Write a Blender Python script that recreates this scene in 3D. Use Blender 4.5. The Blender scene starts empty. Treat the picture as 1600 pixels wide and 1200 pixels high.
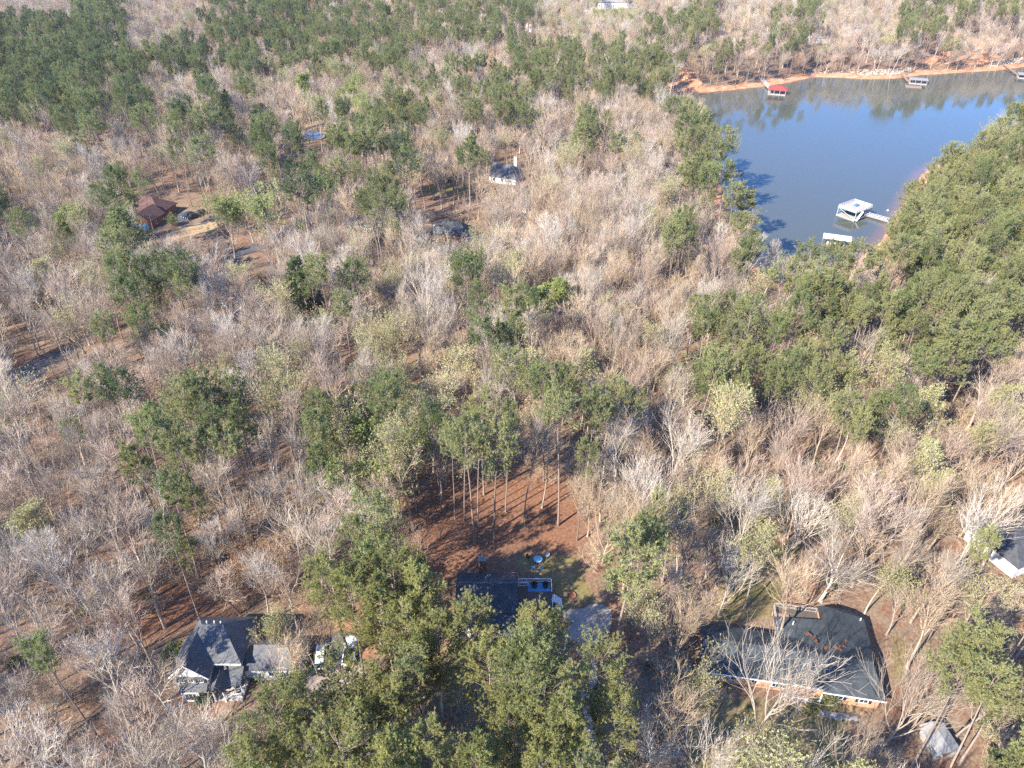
import bpy, bmesh, math, random
import numpy as np
from mathutils import Vector, Matrix

R = math.radians
rng = np.random.default_rng(11)
random.seed(5)
scn = bpy.context.scene
col = scn.collection

# ------------------------------------------------------------------ camera
CAM_H, PITCH, FPX = 105.0, R(35.0), 800 / 0.72
cam = bpy.data.cameras.new('camera')
cam.sensor_width = 36.0
cam.lens = 36.0 / (2 * 0.72)
cam.clip_start, cam.clip_end = 1.0, 20000.0
camo = bpy.data.objects.new('camera', cam)
camo.location = (0, 0, CAM_H)
camo.rotation_euler = (R(90) - PITCH, 0, 0)
col.objects.link(camo)
scn.camera = camo

# ------------------------------------------------------------------ light
SUN_EL, SHADOW_AZ = R(37), R(49)
world = bpy.data.worlds.new("World")
scn.world = world
world.use_nodes = True
wn = world.node_tree
bg = wn.nodes['Background']
sky = wn.nodes.new('ShaderNodeTexSky')
sky.sky_type = 'NISHITA'
sky.sun_disc = False
sky.sun_elevation = SUN_EL
sky.sun_rotation = SHADOW_AZ + math.pi
sky.air_density, sky.dust_density, sky.ozone_density = 1.0, 0.3, 3.0
tint = wn.nodes.new('ShaderNodeMix'); tint.data_type = 'RGBA'; tint.blend_type = 'MULTIPLY'; tint.inputs[0].default_value = 1.0
tint.inputs[7].default_value = (.45, .79, 1.28, 1)      # a deep clear blue sky all round
wn.links.new(sky.outputs[0], tint.inputs[6]); wn.links.new(tint.outputs[2], bg.inputs[0])
bg.inputs[1].default_value = 0.115
sl = bpy.data.lights.new('sun', 'SUN')
sl.energy = 5.0
sl.angle = R(0.5)
sl.color = (1.0, 0.905, 0.77)
so = bpy.data.objects.new('sun', sl)
sd = Vector((math.sin(SHADOW_AZ) * math.cos(SUN_EL), math.cos(SHADOW_AZ) * math.cos(SUN_EL), -math.sin(SUN_EL)))
so.rotation_euler = sd.to_track_quat('-Z', 'Y').to_euler()
col.objects.link(so)
scn.view_settings.view_transform = 'Standard'
scn.view_settings.look = 'None'
scn.view_settings.gamma = 1.0
scn.view_settings.use_curve_mapping = False
scn.view_settings.exposure = 1.38
scn.cycles.use_denoising = False
scn.cycles.max_bounces = 5
scn.cycles.diffuse_bounces = 2
scn.cycles.transparent_max_bounces = 4
scn.cycles.volume_bounces = 0
scn.cycles.caustics_reflective = False
scn.cycles.caustics_refractive = False

# ------------------------------------------------------------------ helpers: photo measurements to places on the ground
CP, SP = math.cos(PITCH), math.sin(PITCH)
def G(px, py, z=0.0):
    u = (px - 800) / FPX; v = (600 - py) / FPX
    t = (z - CAM_H) / (-SP + v * CP)
    return (u * t, (CP + v * SP) * t)
def proj(x, y, z):
    dz = z - CAM_H
    dep = y * CP - dz * SP
    return 800 + FPX * x / dep, 600 - FPX * (y * SP + dz * CP) / dep, dep

def tag(o, label=None, cat=None, group=None, kind=None):
    if label: o['label'] = label
    if cat: o['category'] = cat
    if group: o['group'] = group
    if kind: o['kind'] = kind
    return o
def link(o, parent=None):
    col.objects.link(o)
    if parent is not None: o.parent = parent
    return o
def thing(name, label, cat, loc=(0, 0, 0), rz=0.0, group=None):
    o = bpy.data.objects.new(name, None)
    o.empty_display_size = 0.3
    o.location = loc; o.rotation_euler = (0, 0, rz)
    link(o)
    return tag(o, label, cat, group)
def copy_tree(o, parent=None):
    c = o.copy(); link(c, parent)
    for ch in list(o.children): copy_tree(ch, c)
    return c

class MB:
    def __init__(s): s.v, s.f = [], []
    def poly(s, pts, faces):
        n = len(s.v); s.v += [tuple(p) for p in pts]; s.f += [tuple(i + n for i in f) for f in faces]; return s
    def box(s, cx, cy, cz, sx, sy, sz, rz=0.0):
        c, q = math.cos(rz), math.sin(rz); pts = []
        for dz in (-.5, .5):
            for dx, dy in ((-.5, -.5), (.5, -.5), (.5, .5), (-.5, .5)):
                a, b = dx * sx, dy * sy
                pts.append((cx + a * c - b * q, cy + a * q + b * c, cz + dz * sz))
        return s.poly(pts, [(3, 2, 1, 0), (4, 5, 6, 7), (0, 1, 5, 4), (1, 2, 6, 5), (2, 3, 7, 6), (3, 0, 4, 7)])
    def span(s, x0, x1, y0, y1, z0, z1):
        return s.box((x0 + x1) / 2, (y0 + y1) / 2, (z0 + z1) / 2, x1 - x0, y1 - y0, z1 - z0)
    def bar(s, a, b, w, h=None):
        h = h or w
        a, b = Vector(a), Vector(b); d = (b - a).normalized()
        ref = Vector((0, 0, 1)) if abs(d.z) < .9 else Vector((1, 0, 0))
        u = d.cross(ref).normalized(); t = u.cross(d)
        pts = [p + u * (i * w / 2) + t * (j * h / 2) for p in (a, b) for i, j in ((-1, -1), (1, -1), (1, 1), (-1, 1))]
        return s.poly(pts, [(0, 1, 2, 3), (7, 6, 5, 4), (0, 4, 5, 1), (1, 5, 6, 2), (2, 6, 7, 3), (3, 7, 4, 0)])
    def cyl(s, cx, cy, z0, z1, r0, r1=None, n=10):
        r1 = r0 if r1 is None else r1
        pts = [(cx + r * math.cos(2 * math.pi * i / n), cy + r * math.sin(2 * math.pi * i / n), z) for r, z in ((r0, z0), (r1, z1)) for i in range(n)]
        return s.poly(pts, [(i, (i + 1) % n, n + (i + 1) % n, n + i) for i in range(n)] + [tuple(range(n - 1, -1, -1)), tuple(range(n, 2 * n))])
    def wheel(s, cx, cy, cz, r, w, n=12):
        pts = [(cx + k * w / 2, cy + r * math.cos(2 * math.pi * i / n), cz + r * math.sin(2 * math.pi * i / n)) for k in (-1, 1) for i in range(n)]
        return s.poly(pts, [(i, (i + 1) % n, n + (i + 1) % n, n + i) for i in range(n)] + [tuple(range(n)), tuple(range(2 * n - 1, n - 1, -1))])
    def gable(s, x0, x1, y0, y1, ze, zr, axis='x', th=.2, ins0=0.0, ins1=0.0):
        """solid roof, ridge along AXIS, hips where the insets are above 0"""
        if axis == 'x':
            m = (y0 + y1) / 2; r0, r1 = (x0 + ins0, m, zr), (x1 - ins1, m, zr)
        else:
            m = (x0 + x1) / 2; r0, r1 = (m, y0 + ins0, zr), (m, y1 - ins1, zr)
        c = [(x0, y0), (x1, y0), (x1, y1), (x0, y1)]
        top = [(a, b, ze) for a, b in c] + [r0, r1]
        pts = top + [(a, b, z - th) for a, b, z in top]
        if axis == 'x': pl, e0, e1 = [(0, 1, 5, 4), (2, 3, 4, 5)], (3, 0, 4), (1, 2, 5); rim = [(0, 1), (2, 3)]
        else: pl, e0, e1 = [(1, 2, 5, 4), (3, 0, 4, 5)], (0, 1, 4), (2, 3, 5); rim = [(1, 2), (3, 0)]
        for e, ins in ((e0, ins0), (e1, ins1)):
            if ins > 0: pl = pl + [e]; rim = rim + [(e[0], e[1])]
            else: rim = rim + [(e[0], e[2]), (e[2], e[1])]
        return s.poly(pts, pl + [tuple(i + 6 for i in f[::-1]) for f in pl] + [(i, i + 6, j + 6, j) for i, j in rim])
    def gend(s, q, a0, a1, z0, z1, axis='x', t=.15):
        """triangular wall under a gable end, at Q along the ridge"""
        m = (a0 + a1) / 2
        P = [(q + k, a, z) if axis == 'x' else (a, q + k, z) for k in (0, t) for a, z in ((a0, z0), (a1, z0), (m, z1))]
        return s.poly(P, [(0, 1, 2), (3, 5, 4), (0, 3, 4, 1), (1, 4, 5, 2), (2, 5, 3, 0)])
    def slab(s, pts, z0, z1):
        n = len(pts)
        return s.poly([(a, b, z0) for a, b in pts] + [(a, b, z1) for a, b in pts],
                      [tuple(range(n - 1, -1, -1)), tuple(range(n, 2 * n))] + [(i, (i + 1) % n, n + (i + 1) % n, n + i) for i in range(n)])
    def build(s, name, mat, parent=None, smooth=False, label=None, bevel=0.0):
        me = bpy.data.meshes.new(name); me.from_pydata(s.v, [], s.f)
        bm = bmesh.new(); bm.from_mesh(me); bmesh.ops.recalc_face_normals(bm, faces=bm.faces)
        if bevel: bmesh.ops.bevel(bm, geom=[e for e in bm.edges if e.calc_face_angle(0) > .5], offset=bevel, segments=2, affect='EDGES', clamp_overlap=True)
        bm.to_mesh(me); bm.free()
        me.materials.append(mat)
        if smooth: me.polygons.foreach_set('use_smooth', [True] * len(me.polygons))
        o = bpy.data.objects.new(name, me); link(o, parent)
        if label: o['label'] = label
        return o

# ------------------------------------------------------------------ materials
def newmat(name):
    m = bpy.data.materials.new(name); m.use_nodes = True
    nt = m.node_tree; return m, nt, nt.nodes['Principled BSDF']
def mat(name, c, rough=.8, var=.25, scale=3.0, bump=0.0, bscale=20.0, spec=.3, metal=0.0, stretch=None):
    m, nt, b = newmat(name)
    N, L = nt.nodes.new, nt.links.new
    tc = N('ShaderNodeTexCoord'); mp = N('ShaderNodeMapping')
    if stretch: mp.inputs['Scale'].default_value = stretch
    L(tc.outputs['Object'], mp.inputs[0])
    n = N('ShaderNodeTexNoise'); n.inputs['Scale'].default_value = scale; n.inputs['Detail'].default_value = 5; n.inputs['Roughness'].default_value = .65
    L(mp.outputs[0], n.inputs['Vector'])
    r = N('ShaderNodeValToRGB'); r.color_ramp.elements[0].position = .28; r.color_ramp.elements[1].position = .72
    r.color_ramp.elements[0].color = (*[max(0, k * (1 - var)) for k in c], 1); r.color_ramp.elements[1].color = (*[min(1, k * (1 + var)) for k in c], 1)
    L(n.outputs[0], r.inputs[0]); L(r.outputs[0], b.inputs['Base Color'])
    b.inputs['Roughness'].default_value = rough; b.inputs['Metallic'].default_value = metal; b.inputs['Specular IOR Level'].default_value = spec
    if bump:
        n2 = N('ShaderNodeTexNoise'); n2.inputs['Scale'].default_value = bscale; L(mp.outputs[0], n2.inputs['Vector'])
        bp = N('ShaderNodeBump'); bp.inputs['Strength'].default_value = bump; bp.inputs['Distance'].default_value = .05
        L(n2.outputs[0], bp.inputs['Height']); L(bp.outputs[0], b.inputs['Normal'])
    return m
def bark(name, c, var=.3):
    """bark: tone shifts a little from tree to tree"""
    m, nt, b = newmat(name); N, L = nt.nodes.new, nt.links.new
    oi = N('ShaderNodeObjectInfo'); tc = N('ShaderNodeTexCoord')
    n = N('ShaderNodeTexNoise'); n.inputs['Scale'].default_value = 1.3; n.inputs['Detail'].default_value = 3
    L(tc.outputs['Object'], n.inputs['Vector'])
    ad = N('ShaderNodeMath'); ad.operation = 'ADD'; L(oi.outputs['Random'], ad.inputs[0]); L(n.outputs[0], ad.inputs[1])
    r = N('ShaderNodeValToRGB'); r.color_ramp.elements[0].position = .3; r.color_ramp.elements[1].position = 1.3
    hi = [min(1, k * (1 + var)) for k in c]; lo = [c[0] * (1 - var), c[1] * (1 - var * 1.05), c[2] * (1 - var * 1.1)]
    r.color_ramp.elements[0].color = (*lo, 1); r.color_ramp.elements[1].position = 1.0; r.color_ramp.elements[1].color = (*hi, 1)
    hf = N('ShaderNodeMath'); hf.operation = 'MULTIPLY'; hf.inputs[1].default_value = .62; L(ad.outputs[0], hf.inputs[0])
    L(hf.outputs[0], r.inputs[0]); L(r.outputs[0], b.inputs['Base Color'])
    b.inputs['Roughness'].default_value = .9; b.inputs['Specular IOR Level'].default_value = .15
    return m
def leafmat(name, c1, c2, trans=.25, scale=.45):
    """leaves or needles: two tones mixed clump by clump and tree by tree"""
    m, nt, b = newmat(name); N, L = nt.nodes.new, nt.links.new
    out = nt.nodes['Material Output']
    oi = N('ShaderNodeObjectInfo'); ge = N('ShaderNodeNewGeometry'); tc = N('ShaderNodeTexCoord')
    n = N('ShaderNodeTexNoise'); n.inputs['Scale'].default_value = scale; n.inputs['Detail'].default_value = 4
    L(tc.outputs['Object'], n.inputs['Vector'])
    a = N('ShaderNodeMath'); a.operation = 'MULTIPLY_ADD'; a.inputs[1].default_value = .45; L(oi.outputs['Random'], a.inputs[0])
    k = N('ShaderNodeMath'); k.operation = 'MULTIPLY_ADD'; k.inputs[1].default_value = .3; L(ge.outputs['Random Per Island'], k.inputs[0])
    s = N('ShaderNodeMath'); s.operation = 'MULTIPLY_ADD'; s.inputs[1].default_value = 1.1; s.inputs[2].default_value = -.35; L(n.outputs[0], s.inputs[0])
    L(s.outputs[0], k.inputs[2]); L(k.outputs[0], a.inputs[2])
    r = N('ShaderNodeValToRGB'); r.color_ramp.elements[0].position = .15; r.color_ramp.elements[1].position = .85
    r.color_ramp.elements[0].color = (*c1, 1); r.color_ramp.elements[1].color = (*c2, 1)
    L(a.outputs[0], r.inputs[0]); L(r.outputs[0], b.inputs['Base Color'])
    b.inputs['Roughness'].default_value = .6; b.inputs['Specular IOR Level'].default_value = .25
    t = N('ShaderNodeBsdfTranslucent'); L(r.outputs[0], t.inputs[0])
    mx = N('ShaderNodeMixShader'); mx.inputs[0].default_value = trans
    L(b.outputs[0], mx.inputs[1]); L(t.outputs[0], mx.inputs[2]); L(mx.outputs[0], out.inputs['Surface'])
    return m

M = dict(
    shingle_grey=mat('shingle_grey', (.125, .13, .14), .9, .35, .8, .5, 9),
    shingle_dark=mat('shingle_dark', (.07, .075, .085), .9, .35, .8, .5, 9),
    shingle_blue=mat('shingle_blue', (.05, .06, .068), .9, .35, .7, .5, 9),
    shingle_brown=mat('shingle_brown', (.13, .075, .065), .9, .3, 2.0, .4, 9),
    roof_pale=mat('roof_pale', (.28, .28, .28), .6, .12, 1.0),
    roof_red=mat('roof_red', (.5, .07, .06), .5, .15, 1.0),
    siding_white=mat('siding_white', (.72, .71, .68), .6, .08, 1.0, .3, 6, stretch=(.3, .3, 4)),
    trim_white=mat('trim_white', (.8, .8, .79), .5, .06, 2),
    brick_tan=mat('brick_tan', (.55, .33, .2), .85, .22, 6, .4, 14),
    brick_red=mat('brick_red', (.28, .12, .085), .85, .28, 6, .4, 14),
    glass=mat('glass', (.03, .04, .05), .08, .1, 1, spec=.6),
    shutter=mat('shutter', (.03, .03, .035), .6, .1, 2),
    deck_dark=mat('deck_dark', (.10, .085, .075), .8, .25, 3, .3, 10, stretch=(1, 8, 1)),
    wood=mat('wood', (.30, .20, .14), .85, .3, 2, .3, 10, stretch=(1, 6, 1)),
    wood_grey=mat('wood_grey', (.38, .35, .32), .85, .25, 2, .3, 10),
    rug_blue=mat('rug_blue', (.10, .26, .45), .9, .15, 2),
    blue=mat('blue', (.07, .22, .5), .5, .15, 2),
    black=mat('black', (.02, .02, .022), .5, .2, 2),
    concrete=mat('concrete', (.32, .285, .245), .9, .3, .35, .2, 12),
    asphalt=mat('asphalt', (.085, .085, .09), .9, .25, .5, .3, 15),
    gravel=mat('gravel_drive', (.36, .29, .23), .95, .25, .8, .5, 12),
    car_white=mat('car_white', (.75, .76, .78), .25, .03, 1, spec=.6),
    car_silver=mat('car_silver', (.55, .57, .6), .3, .05, 1, spec=.6),
    car_navy=mat('car_navy', (.02, .035, .06), .2, .1, 1, spec=.7),
    car_black=mat('car_black', (.012, .014, .016), .2, .1, 1, spec=.7),
    rubber=mat('rubber', (.02, .02, .02), .9, .2, 3),
    metal=mat('metal', (.45, .47, .48), .4, .1, 2, metal=.6),
    teal=mat('teal_paint', (.42, .58, .58), .5, .1, 2),
    rust_leaf=mat('rust_leaf', (.17, .085, .05), .95, .35, 5, .5, 12),
    stone=mat('pale_stone', (.42, .36, .29), .9, .25, 1.2),
    pool=mat('pool_water', (.10, .20, .36), .06, .1, .3, spec=.5),
    canvas=mat('white_canvas', (.75, .74, .7), .7, .05, 1),
)

# ------------------------------------------------------------------ terrain
LAKE_Z = -7.0
LAKE_PX = [(1040, 146), (1060, 144), (1105, 145), (1150, 140), (1195, 135), (1240, 128), (1270, 121), (1310, 121), (1350, 124), (1400, 123), (1445, 117),
           (1500, 114), (1560, 110), (1600, 105), (1700, 99), (1860, 96), (1840, 118), (1740, 140), (1660, 170), (1590, 200), (1530, 228), (1475, 250), (1440, 270), (1418, 302),
           (1398, 340), (1378, 372), (1345, 404), (1290, 424), (1238, 440), (1196, 436), (1170, 400), (1146, 345), (1130, 300), (1112, 255), (1085, 200), (1062, 165)]
LAKE = np.array([G(x, y, LAKE_Z) for x, y in LAKE_PX])
def sdist(P, poly):
    """signed distance, above 0 outside"""
    d = np.full(len(P), 1e9); ins = np.zeros(len(P), bool)
    n = len(poly)
    for i in range(n):
        a, b = poly[i], poly[(i + 1) % n]
        e = b - a; w = P - a
        t = np.clip((w @ e) / max(e @ e, 1e-9), 0, 1)
        d = np.minimum(d, np.hypot(*(w - t[:, None] * e).T))
        c = (a[1] <= P[:, 1]) != (b[1] <= P[:, 1])
        den = e[1] if abs(e[1]) > 1e-9 else 1e-9
        ins ^= c & (P[:, 0] < a[0] + (P[:, 1] - a[1]) / den * e[0])
    return np.where(ins, -d, d)
def sstep(a, b, x):
    t = np.clip((x - a) / (b - a), 0, 1); return t * t * (3 - 2 * t)
def height(P):
    P = np.atleast_2d(np.asarray(P, float)); x, y = P[:, 0], P[:, 1]
    r = np.hypot(x, y)
    b = (2.2 * np.sin(x / 61 + 1) * np.sin(y / 73 + .4) + 1.3 * np.sin(x / 29 + y / 47) + .5 * np.sin(x / 13 - y / 17)) * sstep(115, 230, r)
    b += 9 * sstep(470, 800, y) + 6 * sstep(900, 2500, y)
    d = sdist(P, LAKE) + .8 * np.sin(x / 5.1) * np.cos(y / 4.3)
    shore = LAKE_Z + .13 * d
    return np.where(d > 0, shore + (b - shore) * sstep(4, 60, d), LAKE_Z - np.minimum(.25 * -d, 3))
def h1(x, y): return float(height([[x, y]])[0])
def W(px, py):
    z = 0.0
    for _ in range(14): z = .5 * z + .5 * h1(*G(px, py, z))
    p = G(px, py, z); return (p[0], p[1], z)
def Wp(pts): return np.array([W(*p)[:2] for p in pts])

def axis(segs):
    out = [segs[0][0]]
    for a, b, s0, s1 in segs:
        x, s = a, s0
        while x < b - .5 * s:
            s = s0 + (s1 - s0) * (x - a) / (b - a); x = min(x + s, b) if b - x > 1.5 * s else b
            out.append(x)
    return np.array(out)
xp = axis([(0, 120, 1.6, 1.6), (120, 420, 2.2, 7), (420, 1200, 8, 40), (1200, 6000, 60, 600)])
XS = np.concatenate([-xp[:0:-1], xp])
YS = axis([(-60, 45, 30, 4), (45, 125, 1.3, 1.6), (125, 330, 1.8, 3), (330, 640, 3, 6), (640, 1400, 8, 40), (1400, 9000, 60, 900)])
gx, gy = np.meshgrid(XS, YS); PG = np.stack([gx.ravel(), gy.ravel()], 1)
HG = height(PG)

# what the ground is: lawn, bare red clay, orange pine straw
LAWNS = [[(800, 866), (905, 868), (914, 905), (935, 938), (872, 955), (862, 905), (815, 893)], [(1110, 985), (1125, 900), (1180, 845), (1255, 850), (1230, 900), (1212, 960)],
         [(1080, 1090), (1290, 1095), (1330, 1110), (1310, 1230), (1070, 1230)], [(1395, 990), (1420, 1005), (1415, 1060), (1395, 1075)],
         [(655, 303), (660, 294), (700, 289), (745, 292), (745, 300), (700, 303)], [(1170, 800), (1220, 780), (1235, 830), (1190, 850)],
         [(120, 285), (205, 278), (260, 285), (200, 296)], [(640, 1060), (700, 1000), (790, 1010), (790, 1100), (700, 1110)]]
TANS = [[(252, 368), (290, 352), (330, 346), (345, 352), (320, 365), (275, 378)], [(470, 375), (510, 345), (600, 335), (605, 345), (520, 365), (480, 392)], [(455, 200), (500, 185), (512, 205), (505, 220), (470, 225)],
        [(1090, 1075), (1150, 1085), (1110, 1150), (1075, 1150)], [(1270, 1105), (1345, 1110), (1350, 1130), (1280, 1130)], [(640, 360), (690, 395), (720, 400), (640, 400)]]
STRAW = [[(600, 900), (640, 780), (700, 745), (880, 740), (920, 800), (905, 870), (800, 866), (700, 930)], [(90, 940), (300, 820), (400, 850), (400, 930), (260, 1000), (180, 1010)],
         [(940, 960), (985, 930), (990, 1010), (950, 1010)], [(400, 640), (480, 560), (560, 560), (520, 640)], [(1190, 770), (1260, 720), (1260, 800), (1210, 830)], [(900, 520), (980, 440), (1050, 430), (960, 540)]]
CLAYS = [[(680, 110), (730, 85), (820, 80), (900, 100), (1010, 130), (1000, 110), (850, 112), (700, 118)], [(600, 245), (620, 222), (660, 225), (640, 250)], [(1440, 100), (1500, 60), (1560, 60), (1560, 100)], [(1000, 135), (1040, 110), (1090, 105), (1100, 138)],
         [(520, 975), (560, 985), (590, 1000), (570, 1030)], [(560, 945), (600, 945), (600, 960), (560, 960)], [(640, 110), (760, 100), (740, 88), (650, 98)]]
def mask(polys, soft):
    m = np.zeros(len(PG))
    for p in polys: m = np.maximum(m, sstep(soft, -soft, sdist(PG, Wp(p))))
    return m
lawn, tan, straw, clay = mask(LAWNS, 1.6), mask(TANS, 1.6), mask(STRAW, 6), mask(CLAYS, 5)
dl = sdist(PG, LAKE); clay = np.maximum(clay, sstep(12, 5, dl))
def grid_obj(name, XS, YS, Z, m):
    nx, ny = len(XS), len(YS)
    me = bpy.data.meshes.new(name)
    i = np.arange((ny - 1) * nx).reshape(ny - 1, nx)[:, :-1].ravel()
    q = np.stack([i, i + 1, i + 1 + nx, i + nx], 1)
    me.vertices.add(nx * ny); me.loops.add(q.size); me.polygons.add(len(q))
    me.vertices.foreach_set('co', np.column_stack([PG, Z]).astype(np.float32).ravel())
    me.loops.foreach_set('vertex_index', q.ravel().astype(np.int32))
    me.polygons.foreach_set('loop_start', (np.arange(len(q)) * 4).astype(np.int32))
    me.polygons.foreach_set('use_smooth', np.ones(len(q), bool))
    me.update(calc_edges=True); me.materials.append(m)
    o = bpy.data.objects.new(name, me); link(o); return o
def ground_mat():
    m, nt, b = newmat('forest_floor'); N, L = nt.nodes.new, nt.links.new
    tc = N('ShaderNodeTexCoord')
    def noise(s, d=6, r=.65, dist=0.0):
        n = N('ShaderNodeTexNoise'); n.inputs['Scale'].default_value = s; n.inputs['Detail'].default_value = d; n.inputs['Roughness'].default_value = r; n.inputs['Distortion'].default_value = dist
        L(tc.outputs['Object'], n.inputs['Vector']); return n.outputs[0]
    def ramp(src, *st):
        r = N('ShaderNodeValToRGB'); e = r.color_ramp.elements
        while len(e) < len(st): e.new(.5)
        for el, (p, c) in zip(e, st): el.position = p; el.color = (*c, 1)
        L(src, r.inputs[0]); return r.outputs[0]
    def mix(f, a, b_):
        x = N('ShaderNodeMix'); x.data_type = 'RGBA'; L(f, x.inputs[0]); L(a, x.inputs[6]); L(b_, x.inputs[7]); return x.outputs[2]
    fine, mid, big = noise(1.6, 8, .75), noise(.22, 6, .6, .6), noise(.03, 4)
    litter = ramp(fine, (.3, (.10, .058, .04)), (.5, (.20, .115, .075)), (.72, (.34, .215, .15)))
    litter2 = ramp(fine, (.3, (.12, .085, .06)), (.5, (.22, .165, .115)), (.75, (.36, .29, .21)))
    base = mix(ramp(mid, (.4, (0, 0, 0)), (.62, (1, 1, 1))), litter, litter2)
    strawc = ramp(fine, (.28, (.10, .048, .03)), (.5, (.205, .105, .062)), (.75, (.36, .21, .135)))
    lawnc = ramp(fine, (.3, (.10, .085, .035)), (.5, (.17, .15, .06)), (.72, (.27, .23, .11)))
    lawn2 = mix(ramp(mid, (.4, (0, 0, 0)), (.65, (1, 1, 1))), lawnc, ramp(fine, (.3, (.16, .11, .06)), (.7, (.34, .25, .15))))
    tanc = ramp(fine, (.3, (.26, .18, .10)), (.7, (.48, .35, .21)))
    clayc = ramp(mid, (.3, (.40, .17, .09)), (.5, (.50, .25, .14)), (.7, (.58, .38, .24)))
    def sel(nm, soft=.25):
        a = N('ShaderNodeAttribute'); a.attribute_name = nm
        s = N('ShaderNodeMath'); s.operation = 'MULTIPLY_ADD'; s.inputs[1].default_value = .9; L(mid, s.inputs[0]); s.inputs[2].default_value = -.45
        s2 = N('ShaderNodeMath'); s2.operation = 'ADD'; L(a.outputs['Fac'], s2.inputs[0]); L(s.outputs[0], s2.inputs[1])
        return ramp(s2.outputs[0], (.5 - soft, (0, 0, 0)), (.5 + soft, (1, 1, 1)))
    c = mix(sel('straw', .35), base, strawc)
    c = mix(sel('tan'), c, tanc); c = mix(sel('lawn'), c, lawn2); c = mix(sel('clay'), c, clayc)
    L(c, b.inputs['Base Color']); b.inputs['Roughness'].default_value = .95; b.inputs['Specular IOR Level'].default_value = .1
    bp = N('ShaderNodeBump'); bp.inputs['Strength'].default_value = .6; bp.inputs['Distance'].default_value = .15; L(fine, bp.inputs['Height']); L(bp.outputs[0], b.inputs['Normal'])
    return m
ground = grid_obj('ground', XS, YS, HG, ground_mat())
for nm, a in (('lawn', lawn), ('tan', tan), ('straw', straw), ('clay', clay)):
    at = ground.data.attributes.new(nm, 'FLOAT', 'POINT'); at.data.foreach_set('value', a.astype(np.float32))
tag(ground, 'forest floor of brown leaf litter with lawns and red clay', kind='structure')

# lake
def water_mat():
    m, nt, b = newmat('lake_water'); N, L = nt.nodes.new, nt.links.new
    tc = N('ShaderNodeTexCoord'); at = N('ShaderNodeAttribute'); at.attribute_name = 'shallow'
    x = N('ShaderNodeMix'); x.data_type = 'RGBA'; L(at.outputs['Fac'], x.inputs[0])
    x.inputs[6].default_value = (.082, .092, .078, 1); x.inputs[7].default_value = (.26, .13, .085, 1)
    L(x.outputs[2], b.inputs['Base Color'])
    n0 = N('ShaderNodeTexNoise'); n0.inputs['Scale'].default_value = .018; n0.inputs['Detail'].default_value = 3; L(tc.outputs['Object'], n0.inputs['Vector'])
    mr = N('ShaderNodeMapRange'); mr.inputs[1].default_value = .4; mr.inputs[2].default_value = .65; mr.inputs[3].default_value = .02; mr.inputs[4].default_value = .11; L(n0.outputs[0], mr.inputs[0]); L(mr.outputs[0], b.inputs['Roughness']); b.inputs['IOR'].default_value = 1.33
    n = N('ShaderNodeTexNoise'); n.inputs['Scale'].default_value = .9; n.inputs['Detail'].default_value = 3; L(tc.outputs['Object'], n.inputs['Vector'])
    bp = N('ShaderNodeBump'); bp.inputs['Strength'].default_value = .05; bp.inputs['Distance'].default_value = .12; L(n.outputs[0], bp.inputs['Height']); L(bp.outputs[0], b.inputs['Normal'])
    return m
lx = np.arange(LAKE[:, 0].min() - 8, LAKE[:, 0].max() + 8, 2.5); ly = np.arange(LAKE[:, 1].min() - 8, LAKE[:, 1].max() + 8, 2.5)
a, b_ = np.meshgrid(lx, ly); LP = np.stack([a.ravel(), b_.ravel()], 1); ld = sdist(LP, LAKE)
nx = len(lx); ids = np.arange(len(LP)).reshape(len(ly), nx)
q = np.stack([ids[:-1, :-1].ravel(), ids[:-1, 1:].ravel(), ids[1:, 1:].ravel(), ids[1:, :-1].ravel()], 1)
q = q[ld[q].min(1) < 5]
us, inv = np.unique(q.ravel(), return_inverse=True)
me = bpy.data.meshes.new('lake'); me.from_pydata(np.column_stack([LP[us], np.full(len(us), LAKE_Z + .02)]).tolist(), [], inv.reshape(-1, 4).tolist())
at = me.attributes.new('shallow', 'FLOAT', 'POINT'); at.data.foreach_set('value', (sstep(-6, 0, ld[us]) * .55).astype(np.float32))
me.materials.append(water_mat())
tag(link(bpy.data.objects.new('lake', me)), 'calm blue lake cove between wooded banks', kind='structure')

# drives and paths: draped sheets with thickness above the ground
FOOT = []
def sheet(name, px, m, label, lift=.05):
    pts = Wp(px); FOOT.append(pts)
    zs = height(pts) + lift
    mb = MB(); n = len(pts)
    mb.poly([(x, y, z) for (x, y), z in zip(pts, zs)] + [(x, y, z - .3) for (x, y), z in zip(pts, zs)], [tuple(range(n))] + [(i, n + i, n + (i + 1) % n, (i + 1) % n) for i in range(n)])
    return tag(mb.build(name, m), label, kind='structure')
sheet('driveway', [(872, 953), (912, 951), (920, 945), (940, 944), (954, 952), (957, 968), (952, 988), (938, 1003), (925, 1015), (935, 1060), (930, 1120), (945, 1230), (905, 1230), (912, 1120), (905, 1060), (905, 1004), (886, 996), (881, 985), (895, 974), (878, 962)], M['concrete'], 'pale concrete parking pad and drive beside the house with the deck')
sheet('driveway', [(478, 1058), (500, 1000), (530, 985), (562, 990), (566, 1050), (545, 1070), (520, 1075), (470, 1085)], M['asphalt'], 'dark drive under the white car and the pickup')
sheet('driveway', [(470, 1062), (500, 1052), (560, 1040), (590, 1060), (540, 1075), (470, 1092)], M['gravel'], 'tan dirt drive in front of the parked pickup', .09)
sheet('driveway', [(268, 333), (315, 330), (335, 340), (322, 350), (285, 356), (276, 350)], M['asphalt'], 'paved court beside the brown-roofed house')
sheet('footpath', [(1276, 1118), (1282, 1110), (1340, 1117), (1345, 1127), (1310, 1125)], M['concrete'], 'pale concrete path before the large ranch house')
sheet('road', [(-30, 600), (100, 545), (115, 540), (118, 548), (60, 590), (-30, 630)], M['asphalt'], 'narrow grey road through the bare woods')
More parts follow.
